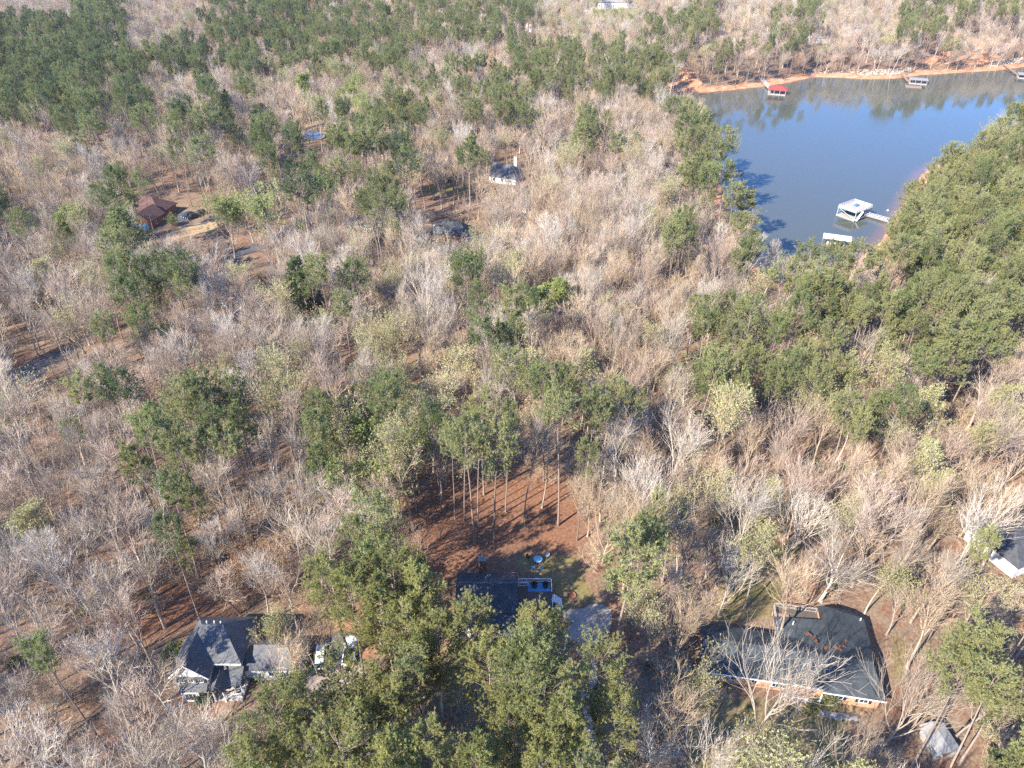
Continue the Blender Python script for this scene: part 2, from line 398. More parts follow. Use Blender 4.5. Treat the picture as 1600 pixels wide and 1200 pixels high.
sheet('driveway', [(330, 425), (360, 395), (400, 380), (420, 384), (380, 400), (345, 432)], M['asphalt'], 'grey drive below the yellow-green willows')
sheet('driveway', [(540, 345), (600, 340), (690, 352), (690, 357), (600, 348), (545, 352)], M['gravel'], 'sandy drive leading to the black-roofed house')

# ------------------------------------------------------------------ tree meshes
def unit(v): return v / np.maximum(np.linalg.norm(v, axis=-1, keepdims=True), 1e-9)
def grow(start, d, L, r0, r1, S, up, wob, rg):
    """polylines (N,S,3) from START along D, bending upwards"""
    N = len(start); pts = np.empty((N, S, 3)); pts[:, 0] = start
    cur = d.copy(); step = (L / (S - 1))[:, None]
    for k in range(1, S):
        cur = unit(cur + np.array([0, 0, up / (S - 1)]) + rg.normal(0, wob, (N, 3)))
        pts[:, k] = pts[:, k - 1] + cur * step
    rr = r0[:, None] + (r1 - r0)[:, None] * np.linspace(0, 1, S)[None]
    return pts, rr
def spawn(pts, rr, L, n, t0, t1, a0, a1, rg):
    """N children on each polyline: where they start, their direction, t, the radius there"""
    N, S, _ = pts.shape
    t = t0 + (t1 - t0) * ((np.arange(n)[None] + rg.uniform(.1, .9, (N, n))) / n)
    f = t * (S - 1); i = np.clip(f.astype(int), 0, S - 2); w = (f - i)[..., None]
    idx = np.arange(N)[:, None]
    p = pts[idx, i] * (1 - w) + pts[idx, i + 1] * w
    d = unit(pts[idx, i + 1] - pts[idx, i])
    r = rr[idx, i] * (1 - w[..., 0]) + rr[idx, i + 1] * w[..., 0]
    ref = np.where(np.abs(d[..., 2:3]) < .95, np.array([0, 0, 1.0]), np.array([1.0, 0, 0]))
    u = unit(np.cross(d, ref)); v = np.cross(d, u)
    az = np.arange(n)[None] * 2.4 + rg.uniform(0, 6.3, (N, 1)) + rg.normal(0, .5, (N, n))
    an = rg.uniform(a0, a1, (N, n))
    dd = d * np.cos(an)[..., None] + (u * np.cos(az)[..., None] + v * np.sin(az)[..., None]) * np.sin(an)[..., None]
    return p.reshape(-1, 3), unit(dd).reshape(-1, 3), t.ravel(), r.ravel(), np.repeat(L, n)
def tube(pts, rr, k, rg):
    """quads of tubes with K sides (K = 2: flat ribbons)"""
    N, S, _ = pts.shape
    tn = np.empty_like(pts); tn[:, 1:-1] = pts[:, 2:] - pts[:, :-2]; tn[:, 0] = pts[:, 1] - pts[:, 0]; tn[:, -1] = pts[:, -1] - pts[:, -2]
    tn = unit(tn)
    ref = unit(rg.normal(0, 1, (N, 1, 3)))
    u = unit(np.cross(tn, ref)); v = np.cross(tn, u)
    an = np.arange(k) * 2 * math.pi / k
    V = pts[:, :, None] + rr[:, :, None, None] * (u[:, :, None] * np.cos(an)[None, None, :, None] + v[:, :, None] * np.sin(an)[None, None, :, None])
    base = (np.arange(N) * S * k)[:, None, None] + (np.arange(S - 1) * k)[None, :, None]
    j = np.arange(k if k > 2 else 1)[None, None]
    q = np.stack([base + j, base + (j + 1) % k, base + k + (j + 1) % k, base + k + j], -1)
    return V.reshape(-1, 3), q.reshape(-1, 4)
class TM:
    """arrays of one tree mesh: quads and triangles with a material index"""
    def __init__(s): s.V, s.Q, s.T, s.mq, s.mt, s.n = [], [], [], [], [], 0
    def quads(s, V, q, m=0): s.V.append(V); s.Q.append(q + s.n); s.mq.append(np.full(len(q), m)); s.n += len(V)
    def tris(s, V, t, m=0): s.V.append(V); s.T.append(t + s.n); s.mt.append(np.full(len(t), m)); s.n += len(V)
    def mesh(s, name, mats):
        V = np.concatenate(s.V); Q = np.concatenate(s.Q) if s.Q else np.zeros((0, 4), int); T = np.concatenate(s.T) if s.T else np.zeros((0, 3), int)
        me = bpy.data.meshes.new(name)
        me.vertices.add(len(V)); me.loops.add(Q.size + T.size); me.polygons.add(len(Q) + len(T))
        me.vertices.foreach_set('co', V.astype(np.float32).ravel())
        me.loops.foreach_set('vertex_index', np.concatenate([Q.ravel(), T.ravel()]).astype(np.int32))
        me.polygons.foreach_set('loop_start', np.concatenate([np.arange(len(Q)) * 4, Q.size + np.arange(len(T)) * 3]).astype(np.int32))
        me.polygons.foreach_set('material_index', np.concatenate(s.mq + s.mt).astype(np.int32))
        me.update(calc_edges=True)
        for m in mats: me.materials.append(m)
        return me
def merged(a, b):
    t = TM()
    off = 0
    for s, mo in ((a, 0), (b, 1)):
        V = np.concatenate(s.V); t.V.append(V)
        for q, m in zip(s.Q, s.mq): t.Q.append(q + off); t.mq.append(m + mo)
        for q, m in zip(s.T, s.mt): t.T.append(q + off); t.mt.append(m + mo)
        off += len(V)
    t.n = off; return t
def blades(c, d, n, l0, l1, w, spread, rg, drop=0.0):
    """N narrow triangles round each centre C, leaning along D"""
    K = len(c)
    dd = unit(d[:, None] + rg.normal(0, spread, (K, n, 3)) - np.array([0, 0, drop]))
    ln = rg.uniform(l0, l1, (K, n, 1)); side = unit(np.cross(dd, rg.normal(0, 1, (K, n, 3))))
    p = c[:, None] + rg.normal(0, .12 * l1, (K, n, 3))
    ww = w * rg.uniform(.7, 1.3, (K, n, 1))
    V = np.stack([p - side * ww * .5, p + side * ww * .5, p + dd * ln + side * ww * rg.uniform(-.3, .3, (K, n, 1))], 2).reshape(-1, 3)
    return V, np.arange(len(V)).reshape(-1, 3)

def bare_tree(seed, form):
    """a leafless tree of unit kind FORM; gives trunk and crown arrays and the twig tips"""
    rg = np.random.default_rng(seed)
    H = form['H']; tr, cr = TM(), TM()
    fork = form['fork']
    base = np.zeros((1, 3)); d0 = unit(np.array([[rg.normal(0, .05), rg.normal(0, .05), 1]]))
    r = form.get('r', .26)
    tp, trr = grow(base, d0, np.array([H * form['stem']]), np.array([r]), np.array([r * form.get('taper', .3)]), 9, .25, .05, rg)
    trr[0, 0] *= 1.45
    V, q = tube(tp, trr, 7, rg); tr.quads(V, q)
    # limbs
    p, d, t, rp, Lp = spawn(tp, trr, np.array([H]), form['n1'], fork, 1.0, form['a1'][0], form['a1'][1], rg)
    L = H * form['l1'] * (1.15 - .55 * (t - fork) / (1 - fork)) * rg.uniform(.75, 1.2, len(p))
    lp, lr = grow(p, d, L, np.minimum(rp * .65, .16), np.full(len(p), .032), 7, form['up1'], .1, rg)
    V, q = tube(lp, lr, 5, rg); tr.quads(V, q)
    lev = [(lp, lr, L)]
    p, d, t, rp, Lp = spawn(lp, lr, L, form['n2'], .2, 1.0, .28, .7, rg)
    L2 = Lp * .5 * (1.2 - .6 * t) * rg.uniform(.7, 1.25, len(p)) + .5
    bp, br = grow(p, d, L2, np.minimum(rp * .7, .07), np.full(len(p), .02), 5, form['up2'], .11, rg)
    V, q = tube(bp, br, 3, rg); cr.quads(V, q)
    p, d, t, rp, Lp = spawn(bp, br, L2, form['n3'], .15, 1.0, .25, .65, rg)
    L3 = Lp * .48 * (1.15 - .5 * t) * rg.uniform(.7, 1.3, len(p)) + .35
    cp_, cr_ = grow(p, d, L3, np.full(len(p), .022), np.full(len(p), .011), 4, form['up2'], .13, rg)
    V, q = tube(cp_, cr_, 2, rg); cr.quads(V, q)
    p, d, t, rp, Lp = spawn(cp_, cr_, L3, form['n4'], .2, 1.0, .25, .6, rg)
    L4 = Lp * .5 * rg.uniform(.6, 1.3, len(p)) + .25
    ep, er = grow(p, d, L4, np.full(len(p), form['tw']), np.full(len(p), form['tw'] * .6), 3, form['up2'], .12, rg)
    V, q = tube(ep, er, 2, rg); cr.quads(V, q)
    return tr, cr, ep[:, -1], unit(ep[:, -1] - ep[:, 0]), np.hypot(*(ep[:, -1, :2]).T)

FORMS = [
    dict(H=21, stem=.80, fork=.45, n1=11, a1=(.4, .85), l1=.36, up1=.75, up2=.4, n2=7, n3=6, n4=3, tw=.011, r=.25),
    dict(H=22, stem=.70, fork=.38, n1=9, a1=(.25, .6), l1=.48, up1=.7, up2=.45, n2=7, n3=6, n4=3, tw=.011, r=.27),
    dict(H=19, stem=.5, fork=.3, n1=9, a1=(.3, .65), l1=.58, up1=.8, up2=.5, n2=8, n3=6, n4=3, tw=.011, r=.24),
    dict(H=23, stem=.85, fork=.55, n1=10, a1=(.3, .7), l1=.28, up1=.6, up2=.4, n2=7, n3=6, n4=3, tw=.011, r=.21),
    dict(H=18, stem=.45, fork=.28, n1=8, a1=(.45, .9), l1=.58, up1=.55, up2=.25, n2=8, n3=7, n4=3, tw=.011, r=.3),
    dict(H=20, stem=.82, fork=.4, n1=13, a1=(.35, .7), l1=.27, up1=.9, up2=.5, n2=6, n3=6, n4=3, tw=.011, r=.19),
]
TONES = dict(grey=((.40, .345, .28), (.45, .38, .30)), tan=((.37, .295, .22), (.50, .39, .27)), pink=((.38, .30, .24), (.46, .36, .285)), white=((.52, .475, .41), (.53, .475, .40)), dark=((.22, .185, .155), (.30, .25, .21)))
BM = {k: (bark('bark_' + k, a, .25), bark('twigs_' + k, b, .28)) for k, (a, b) in TONES.items()}
BUD = {'pale': leafmat('pale_buds', (.36, .36, .15), (.50, .49, .24), .3), 'green': leafmat('new_leaves', (.27, .33, .10), (.46, .49, .20), .4), 'tanleaf': leafmat('dry_leaves', (.33, .20, .10), (.52, .34, .18), .25)}
PROTO = {}    # kind -> list of (trunk mesh, crown mesh, joined mesh, crown radius, crown height, height)
def add_proto(kind, tr, cr, mats_t, mats_c, H):
    V = np.concatenate(cr.V); r = float(np.percentile(np.hypot(V[:, 0], V[:, 1]), 93)); zc = float(V[:, 2].mean()); top = float(V[:, 2].max())
    PROTO.setdefault(kind, []).append((tr.mesh('trunk', mats_t), cr.mesh('crown', mats_c), merged(tr, cr).mesh('tree', mats_t + mats_c), r, zc, top))
raw = [bare_tree(100 + i, f) for i, f in enumerate(FORMS)]
for tone in ('grey', 'tan', 'pink', 'white', 'dark'):
    for i in range(6):
        tr, cr, *_ = raw[i]
        add_proto('bare_' + tone, tr, cr, [BM[tone][0]], [BM[tone][1]], FORMS[i]['H'])
def leafy(i, per, l, w, spread, seed):
    tr, cr, tips, td, rad = raw[i]
    rg = np.random.default_rng(seed)
    c2 = TM(); c2.V, c2.Q, c2.mq, c2.n = list(cr.V), list(cr.Q), list(cr.mq), cr.n
    sel = rg.random(len(tips)) < per[1]
    V, t = blades(tips[sel], td[sel], per[0], l * .7, l * 1.3, w, spread, rg); c2.tris(V, t, 1)
    return tr, c2
for i, tone in ((0, 'grey'), (1, 'tan'), (2, 'grey'), (3, 'tan'), (4, 'grey'), (5, 'grey')):
    tr, c2 = leafy(i, (4, .75), .28, .17, .6, 40 + i); add_proto('bud_pale', tr, c2, [BM[tone][0]], [BM[tone][1], BUD['pale']], 20)
for i in (1, 2, 4, 5):
    tr, c2 = leafy(i, (7, .95), .4, .24, .8, 60 + i); add_proto('bud_green', tr, c2, [BM['grey'][0]], [BM['grey'][1], BUD['green']], 20)
for i in (2, 4):
    tr, c2 = leafy(i, (5, 1.0), .30, .2, .8, 80 + i); add_proto('beech', tr, c2, [BM['tan'][0]], [BM['tan'][1], BUD['tanleaf']], 18)

def pine_tree(seed, H, c0, R0, nb, shape, ntuft, nblade, bl=(.26, .54, .145)):
    rg = np.random.default_rng(seed); tr, cr = TM(), TM()
    lean = unit(np.array([[rg.normal(0, .03), rg.normal(0, .03), 1]]))
    tp, trr = grow(np.zeros((1, 3)), lean, np.array([H * .97]), np.array([.27]), np.array([.05]), 11, .2, .018, rg)
    trr[0, 0] *= 1.3
    V, q = tube(tp, trr, 8, rg); tr.quads(V, q)
    p, d, t, rp, Lp = spawn(tp, trr, np.array([H]), nb, c0, .99, 1.0, 1.5, rg)
    s = (t - c0) / (1 - c0)
    prof = {'round': np.sqrt(np.clip(1 - (1.35 * s - .4) ** 2, .08, 1)), 'cone': 1.02 - s * .85, 'flat': np.sqrt(np.clip(1 - (s * .93) ** 4, .05, 1)) * (.55 + .45 * s), 'tall': np.clip(1.1 - s, .25, .9)}[shape]
    L = R0 * prof * rg.uniform(.6, 1.15, len(p)) + .5
    d = unit(d + np.array([0, 0, .25]) + np.array([0, 0, .9]) * np.clip(s - .75, 0, 1)[:, None] * 3)
    lp, lr = grow(p, d, L, np.minimum(rp * .5, .075), np.full(len(p), .02), 6, .45, .08, rg)
    V, q = tube(lp, lr, 4, rg); tr.quads(V, q)
    # dead stubs below the crown
    p, d, t, rp, Lp = spawn(tp, trr, np.array([H]), 9, max(.25, c0 - .3), c0, 1.2, 1.7, rg)
    sp, sr = grow(p, d, rg.uniform(.5, 2.2, len(p)), np.full(len(p), .035), np.full(len(p), .012), 3, 0, .1, rg)
    V, q = tube(sp, sr, 3, rg); tr.quads(V, q)
    p, d, t, rp, Lp = spawn(lp, lr, L, ntuft, .45, 1.0, .3, 1.2, rg)
    L2 = (.2 * Lp + .45) * rg.uniform(.5, 1.2, len(p))
    bp, br = grow(p, d, L2, np.full(len(p), .022), np.full(len(p), .012), 3, .35, .1, rg)
    V, q = tube(bp, br, 2, rg); cr.quads(V, q, 1)
    c = np.concatenate([bp[:, -1], bp[:, 1]]); dd = np.concatenate([unit(bp[:, -1] - bp[:, 0])] * 2) * .7 + np.array([0, 0, .5])
    keep = rg.random(len(c)) < .93
    V, tt = blades(c[keep], dd[keep], nblade, *bl, .75, rg); cr.tris(V, tt, 0)
    return tr, cr
PBARK = bark('pine_bark', (.26, .21, .175), .3)
NEEDLE = [leafmat('needles_olive', (.185, .205, .085), (.42, .42, .175), .45), leafmat('needles_green', (.145, .18, .068), (.33, .365, .14), .45), leafmat('needles_dark', (.07, .105, .046), (.19, .235, .10), .4)]
PS = [(1, 28, .70, 5.6, 30, 'round', 13, 10), (2, 30, .74, 5.0, 26, 'round', 13, 10), (3, 27, .74, 6.0, 28, 'flat', 13, 10), (4, 26, .52, 5.0, 44, 'tall', 11, 9), (5, 29, .78, 5.2, 24, 'flat', 14, 10), (6, 25, .60, 5.8, 40, 'round', 12, 10)]
praw = [pine_tree(200 + s, H, c0, R0, nb, sh, nt, nbl) for s, H, c0, R0, nb, sh, nt, nbl in PS]
for k, nm in enumerate(('olive', 'green', 'dark')):
    for (tr, cr), P_ in zip(praw, PS): add_proto('pine_' + nm, tr, cr, [PBARK], [NEEDLE[k], PBARK], P_[1])
fraw = [pine_tree(240, 26, .44, 5.6, 62, 'round', 13, 14, (.2, .44, .1)), pine_tree(241, 28, .5, 5.2, 56, 'round', 13, 14, (.2, .44, .1)), pine_tree(242, 25, .36, 5.4, 64, 'tall', 13, 14, (.2, .44, .1)), pine_tree(243, 27, .52, 6.2, 54, 'flat', 13, 14, (.2, .44, .1))]
NEEDLE.append(leafmat('needles_bright', (.19, .21, .07), (.42, .415, .15), .45))
for tr, cr in fraw: add_proto('pine_full', tr, cr, [PBARK], [NEEDLE[3], PBARK], 26)
craw = [pine_tree(301, 15, .06, 3.6, 70, 'cone', 9, 10), pine_tree(302, 12, .05, 3.4, 60, 'round', 9, 10)]
for tr, cr in craw: add_proto('cedar', tr, cr, [PBARK], [NEEDLE[2], PBARK], 15)
# bushes
def bush(seed, H, n, leaf):
    rg = np.random.default_rng(seed); tr, cr = TM(), TM()
    d = unit(np.column_stack([rg.normal(0, .5, n), rg.normal(0, .5, n), np.ones(n)]))
    lp, lr = grow(np.column_stack([rg.normal(0, .25, n), rg.normal(0, .25, n), np.full(n, -.05)]), d, H * rg.uniform(.6, 1.1, n), np.full(n, .035), np.full(n, .012), 5, .3, .12, rg)
    V, q = tube(lp, lr, 3, rg); tr.quads(V, q)
    p, d, t, rp, Lp = spawn(lp, lr, np.full(n, H), 9, .25, 1, .4, 1.0, rg)
    bp, br = grow(p, d, .32 * Lp * rg.uniform(.5, 1.2, len(p)), np.full(len(p), .017), np.full(len(p), .01), 3, .2, .1, rg)
    V, q = tube(bp, br, 2, rg); cr.quads(V, q, 0 if not leaf else 1)
    p, d, t, rp, Lp = spawn(bp, br, .3 * Lp, 5, .2, 1, .4, 1.0, rg)
    ep, er = grow(p, d, np.full(len(p), .16 * H), np.full(len(p), .012), np.full(len(p), .008), 2, .1, .1, rg)
    V, q = tube(ep, er, 2, rg); cr.quads(V, q, 0 if not leaf else 1)
    if leaf:
        V, t = blades(ep[:, -1], unit(ep[:, -1] - ep[:, 0]), leaf, .14, .3, .13, .9, rg); cr.tris(V, t, 0)
    return tr, cr
for i, (H, n) in enumerate(((3.2, 7), (2.2, 9), (4.5, 6))):
    tr, cr = bush(400 + i, H, n, 0)
    add_proto('brush', tr, cr, [BM['tan'][0]], [BM['pink'][1] if i % 2 else BM['tan'][1]], H)
tr, cr = bush(410, 1.7, 10, 4); add_proto('green_bush', tr, cr, [BM['dark'][0]], [NEEDLE[2], BM['dark'][1]], 2)
tr, cr = bush(411, 2.4, 9, 3); add_proto('green_bush', tr, cr, [BM['dark'][0]], [NEEDLE[1], BM['dark'][1]], 2)
tr, cr = bush(412, 1.6, 9, 4); add_proto('rust_bush', tr, cr, [BM['dark'][0]], [leafmat('rust_leaves', (.20, .075, .04), (.36, .15, .08), .2), BM['dark'][1]], 2)

# ------------------------------------------------------------------ where trees stand (tree kinds read off the photograph, 40 px cells)
GRID = """
bbbppbbbppPPPPPPPPPPpyyyybbpbbbpbbbPPpPP
PPPPpbybPPPPPPPPPPPPpbbbbPpPbbPPbbbPPBBb
PPPPPppPppppppppbsssppPppppbpPPPbbbbpbbb
PPPPppbbbpbbbYyyPPPPPPPPPPWWWWWWWWWWWWWW
PPPPpPbbPbbbbbYPPyPPpBBBBBPbWWWWWWWWWWWP
BBpPbbbPbbPoPPPpbbbpbbPPbbbPPWWWWWWWWPPP
BBBBBBBpbbpPPPPPbbpoobbbbbpPWWWWWWWWPPPP
bbbyPosobYbbPbPpossBBBBBBBbPPWWWWWWPPPPP
pbYyPPooYYbbssppsssBBBBBBBbbPpWWWWPPPPPP
bbbbPpsbBbbbbbbbsbBBBBBBBBPbbPWPPPPPPPPP
bbbbbPPobbbPbbbbbbbbbbbbbbbbbPPPPbPPPPPb
bbbbbbpbbbbPPPbbbbPbbYbbbbbbbyPPPBBBPPPP
bssbPPsbbbbbbbbbbbbbybbYybbPpybPPPPPPPPP
bbsbbbssbbbbbbyyyyyPPbbbbbbPPPPyyPPPPPPs
sssssbbsbbyybbbbyyyPPyyyyybPPPbPPyyyppps
bbPPPPsbsbYybPPPybbbbybbbybppbpyyyyyyyyy
bbPsbYyPPPbPPYPYybbbyPPPPbbbyyybbPPyyyyy
bbbbbbPPPPbbYYYyyPPPbPPPbbbbyybbbbyybbyb
bbbbbPPPbbbbPYyyssPPssssbbbsssbbbbbbyybb
bbbbbbbbbbbbbbbsoooooosbBBBssssbbbbbbbbb
sbbbbbPbbbbbbbYoooooooosbbbsssbbbbbbbbbb
sssbsssssTTbPPPPPoooooobPPbbbsbbbbbbbboo
bbbbsssssbbbPPPPoooooooPPPbbbbosbbssbyyy
bbsssssoobybPPPPPPoooooooyyyooooooossPPP
bPPbbboooybbooPPPPPPPPooobyooyyyooosoPPP
bPPbbboooybbooPPPPPPPPPooyboooyyooosoPPP
bbbbbbooooPPooPPPPPPPPPPPbbboyyyooobbPPP
bbbbbbooobPPPPPPPPbbPPPPPbbboyyyoobbbopP
bbbbbbbbbPPPPPPPPbbbPPPPbbbbyyyobbbboopp
bbbbbbbbbPPPPPPPPbbbPPPpbbbbyyyobbbbobpp
""".split()
assert len(GRID) == 30 and all(len(r) == 40 for r in GRID), [(i, len(r)) for i, r in enumerate(GRID)]
def cell(px, py):
    return GRID[min(29, max(0, int(py // 40)))][min(39, max(0, int(px // 40)))]
# ground that the photo shows clear: no crown nearer than the given distance may cover it
CLEAR = [(325, 300, 445, 352, 262), (264, 966, 385, 1092, 75), (400, 1012, 475, 1056, 71), (486, 1003, 562, 1052, 76), (712, 890, 872, 948, 87), (800, 866, 905, 930, 94), (884, 938, 955, 1000, 82),
         (1095, 955, 1390, 1092, 80), (1572, 852, 1620, 884, 104), (222, 316, 335, 366, 275), (688, 338, 738, 364, 252), (770, 252, 815, 274, 314), (1285, 306, 1392, 388, 305),
         (1440, 1136, 1484, 1182, 64), (640, 770, 880, 870, 125), (470, 206, 510, 218, 420), (1185, 118, 1235, 152, 560), (1400, 104, 1452, 140, 600), (1134, 258, 1160, 278, 380), (665, 292, 730, 302, 305),
         (1050, 130, 1600, 142, 500), (935, 0, 990, 10, 900), (815, 40, 825, 46, 760), (40, 540, 118, 600, 190), (370, 384, 405, 400, 235),
         (1165, 850, 1235, 955, 110)]
trees = []      # (kind, variant, x, y, z, scale, rot, crown radius)
class Hash:
    def __init__(s): s.d = {}
    def add(s, x, y, r): s.d.setdefault((int(x // 12), int(y // 12)), []).append((x, y, r))
    def near(s, x, y, r, f):
        i, j = int(x // 12), int(y // 12)
        for a in (-1, 0, 1):
            for b in (-1, 0, 1):
                for X, Y, q in s.d.get((i + a, j + b), ()):
                    if (X - x) ** 2 + (Y - y) ** 2 < (f * (q + r)) ** 2: return True
        return False
HS = Hash()
def put(kind, var, x, y, sc, sz, z=None):
    pr = PROTO[kind][var % len(PROTO[kind])]
    z = h1(x, y) if z is None else z
    trees.append([kind, var % len(PROTO[kind]), x, y, z - .05, sc, rng.uniform(0, 6.28), pr[3] * sc, sz])
    HS.add(x, y, pr[3] * sc); return len(trees) - 1
HEROES = {}
def hero(kind, var, px, py, rpx, label=None):
    """a tree whose crown centre shows at px, py with radius rpx"""
    pr = PROTO[kind][var % len(PROTO[kind])]
    sc = sz = 1.0
    for _ in range(4):
        x, y = G(px, py, pr[4] * sz)
        for _ in range(8):
            z = h1(x, y); x, y = G(px, py, z + pr[4] * sz)
        dep = proj(x, y, z + pr[4] * sz)[2]
        sc = min(1.55, max(.5, .5 * sc + .5 * (1.08 * rpx * dep / FPX / pr[3])))
        sz = (min(1.08, max(.88, sc)) if kind[:4] == 'pine' else min(1.3, max(.82, sc))) if kind != 'cedar' else sc
        if rpx < 17: sz = min(sz, max(.6, sc))
    i = put(kind, var, x, y, sc, sz)
    if label: HEROES[i] = label
    return i
PX = """460 460 30 cedar0|495 476 15 cedar1|538 478 27 olive|748 466 24 green|795 578 34 olive5|600 310 30 olive|35 345 18 green|195 352 34 green3|185 380 28 olive|205 430 24 olive|282 415 26 green
172 502 25 olive|225 498 26 green|108 612 30 olive|192 602 30 dark|292 445 18 olive|265 518 12 green|1057 368 22 olive|1160 325 34 olive|1160 410 20 olive|1175 485 20 olive|1105 502 22 green|1125 565 28 green
1182 575 30 olive|1112 592 26 green|1250 400 28 olive|1300 400 24 green|1280 432 28 olive|1225 425 24 olive|1340 402 28 olive|1300 460 26 olive|1255 458 24 green|1372 400 25 olive|1365 462 25 green|1352 492 26 olive
1410 480 24 green|1420 385 30 olive|1460 360 30 olive|1500 412 34 olive|1480 432 26 green|1560 470 30 olive|1530 482 22 green|1430 332 26 olive|1400 357 22 olive|1475 300 26 olive|1522 310 28 olive|1560 342 24 green
1580 290 26 olive|1540 262 26 olive|1590 232 24 green|1500 252 22 olive|1462 276 20 olive|1432 300 18 olive|1440 506 26 olive|1490 520 28 olive|1500 556 34 olive|1390 540 24 olive|1440 562 24 green|1310 582 24 olive
1280 592 28 olive|1210 590 24 green|1230 560 24 green|1580 390 24 olive|1360 640 24 olive|1340 662 18 olive|332 668 34 green|375 664 24 green|285 697 26 olive|345 692 26 olive|255 755 30 green|300 770 18 olive
255 825 25 green|285 857 14 olive|112 675 15 green|490 642 28 green|540 635 16 dark|602 622 30 green|500 668 24 green|500 722 24 green
950 646 16 green|912 706 18 olive|553 832 22 olive|520 900 40 green|575 880 36 green|612 908 48 olive0|655 935 46 olive|545 945 42 olive|600 955 42 olive|640 985 44 olive|680 1005 40 olive|655 1040 40 olive
745 985 42 green|840 985 44 green|762 1050 46 olive|860 1085 56 olive3|880 1155 58 olive|945 1065 48 olive|960 1120 36 olive|440 1140 50 olive|485 1095 44 olive|560 1145 50 olive|622 1112 46 olive|530 1190 52 olive
652 1165 46 olive|592 1080 40 olive|800 1140 44 olive0|410 1190 46 olive|480 1180 46 olive0|610 1200 50 olive2|750 1210 50 olive|850 1215 50 olive0|545 1060 34 olive|1550 1005 46 olive|1515 1055 42 olive|1572 1085 46 olive|1500 1012 34 olive|1585 1155 42 olive|1530 852 24 olive|75 1022 32 green|980 870 56 olive2
225 180 22 green|320 178 20 green|310 228 24 green|425 190 22 olive|535 205 26 olive|560 215 26 olive|585 195 22 green|625 225 18 dark|635 248 22 dark|732 236 18 green|915 215 30 olive|955 222 20 olive|1070 272 28 olive|1050 165 18 green
1075 195 22 green|1110 212 24 olive|1090 180 16 olive|1125 235 26 olive|1118 270 24 green|1090 262 22 olive|455 265 24 dark|470 290 26 dark|500 288 24 green|520 268 22 olive|420 240 20 green|140 190 22 green|125 155 22 green|345 190 18 green|370 205 14 green|1448 288 20 olive|1472 264 20 olive|1500 238 20 olive|1532 214 20 olive|1562 194 20 olive|1592 174 20 olive|1428 320 20 olive|1412 352 20 olive|1132 218 24 olive|1142 264 24 green|1150 303 20 olive|1168 348 20 olive""".replace('\n', '|').split('|')
HL = {'460 460': 'dense dark cone-shaped evergreen, darkest tree among the bare woods', '495 476': 'small round dark evergreen beside the cone-shaped one', '795 578': 'round-topped pine standing alone in the middle of the bare woods',
      '748 466': 'small tufted pine among bare trees above the round lone pine', '1160 325': 'open-crowned pine leaning over the water at the lake edge', '980 870': 'broad pine with bare pale trunk behind the concrete parking pad', 
       '195 352': 'big pine in front of the brown-roofed house', '35 345': 'small round pine near the woods left of the brown-roofed house',
      '745 985': 'pine hiding the front of the house with the deck', '840 985': 'pine covering the right front corner of the house with the deck', '915 215': 'round pine alone in bare woods left of the lake', '75 1022': 'dull green pine left of the white two-storey house',
      '1360 640': 'small pine in bare woods above the ranch house', '860 1085': 'tall full pine in front of the parking pad', '945 1065': 'pine beside the drive just below the parking pad', '600 310': 'dark pine left of the black-roofed house', '1057 368': 'small pine in bare woods left of the lake boat canopy',
      '1530 852': 'low pine in front of the white-walled house at the edge', '732 236': 'small pine left of the white house with the chimney', '255 825': 'tufted pine above the white two-storey house', '332 668': 'flat dark-topped pine crown spreading above bare white trees'}
for s in PX:
    w = s.split(); k = w[3]; v = rng.integers(0, 6)
    if k[-1].isdigit(): v = int(k[-1]); k = k[:-1]
    near_full = float(w[1]) > 890 and float(w[0]) < 1100 and w[0] not in ('980', '75')
    hero('pine_full' if near_full else k if k == 'cedar' else 'pine_' + k, int(v), float(w[0]), float(w[1]), float(w[2]), HL.get(w[0] + ' ' + w[1]))
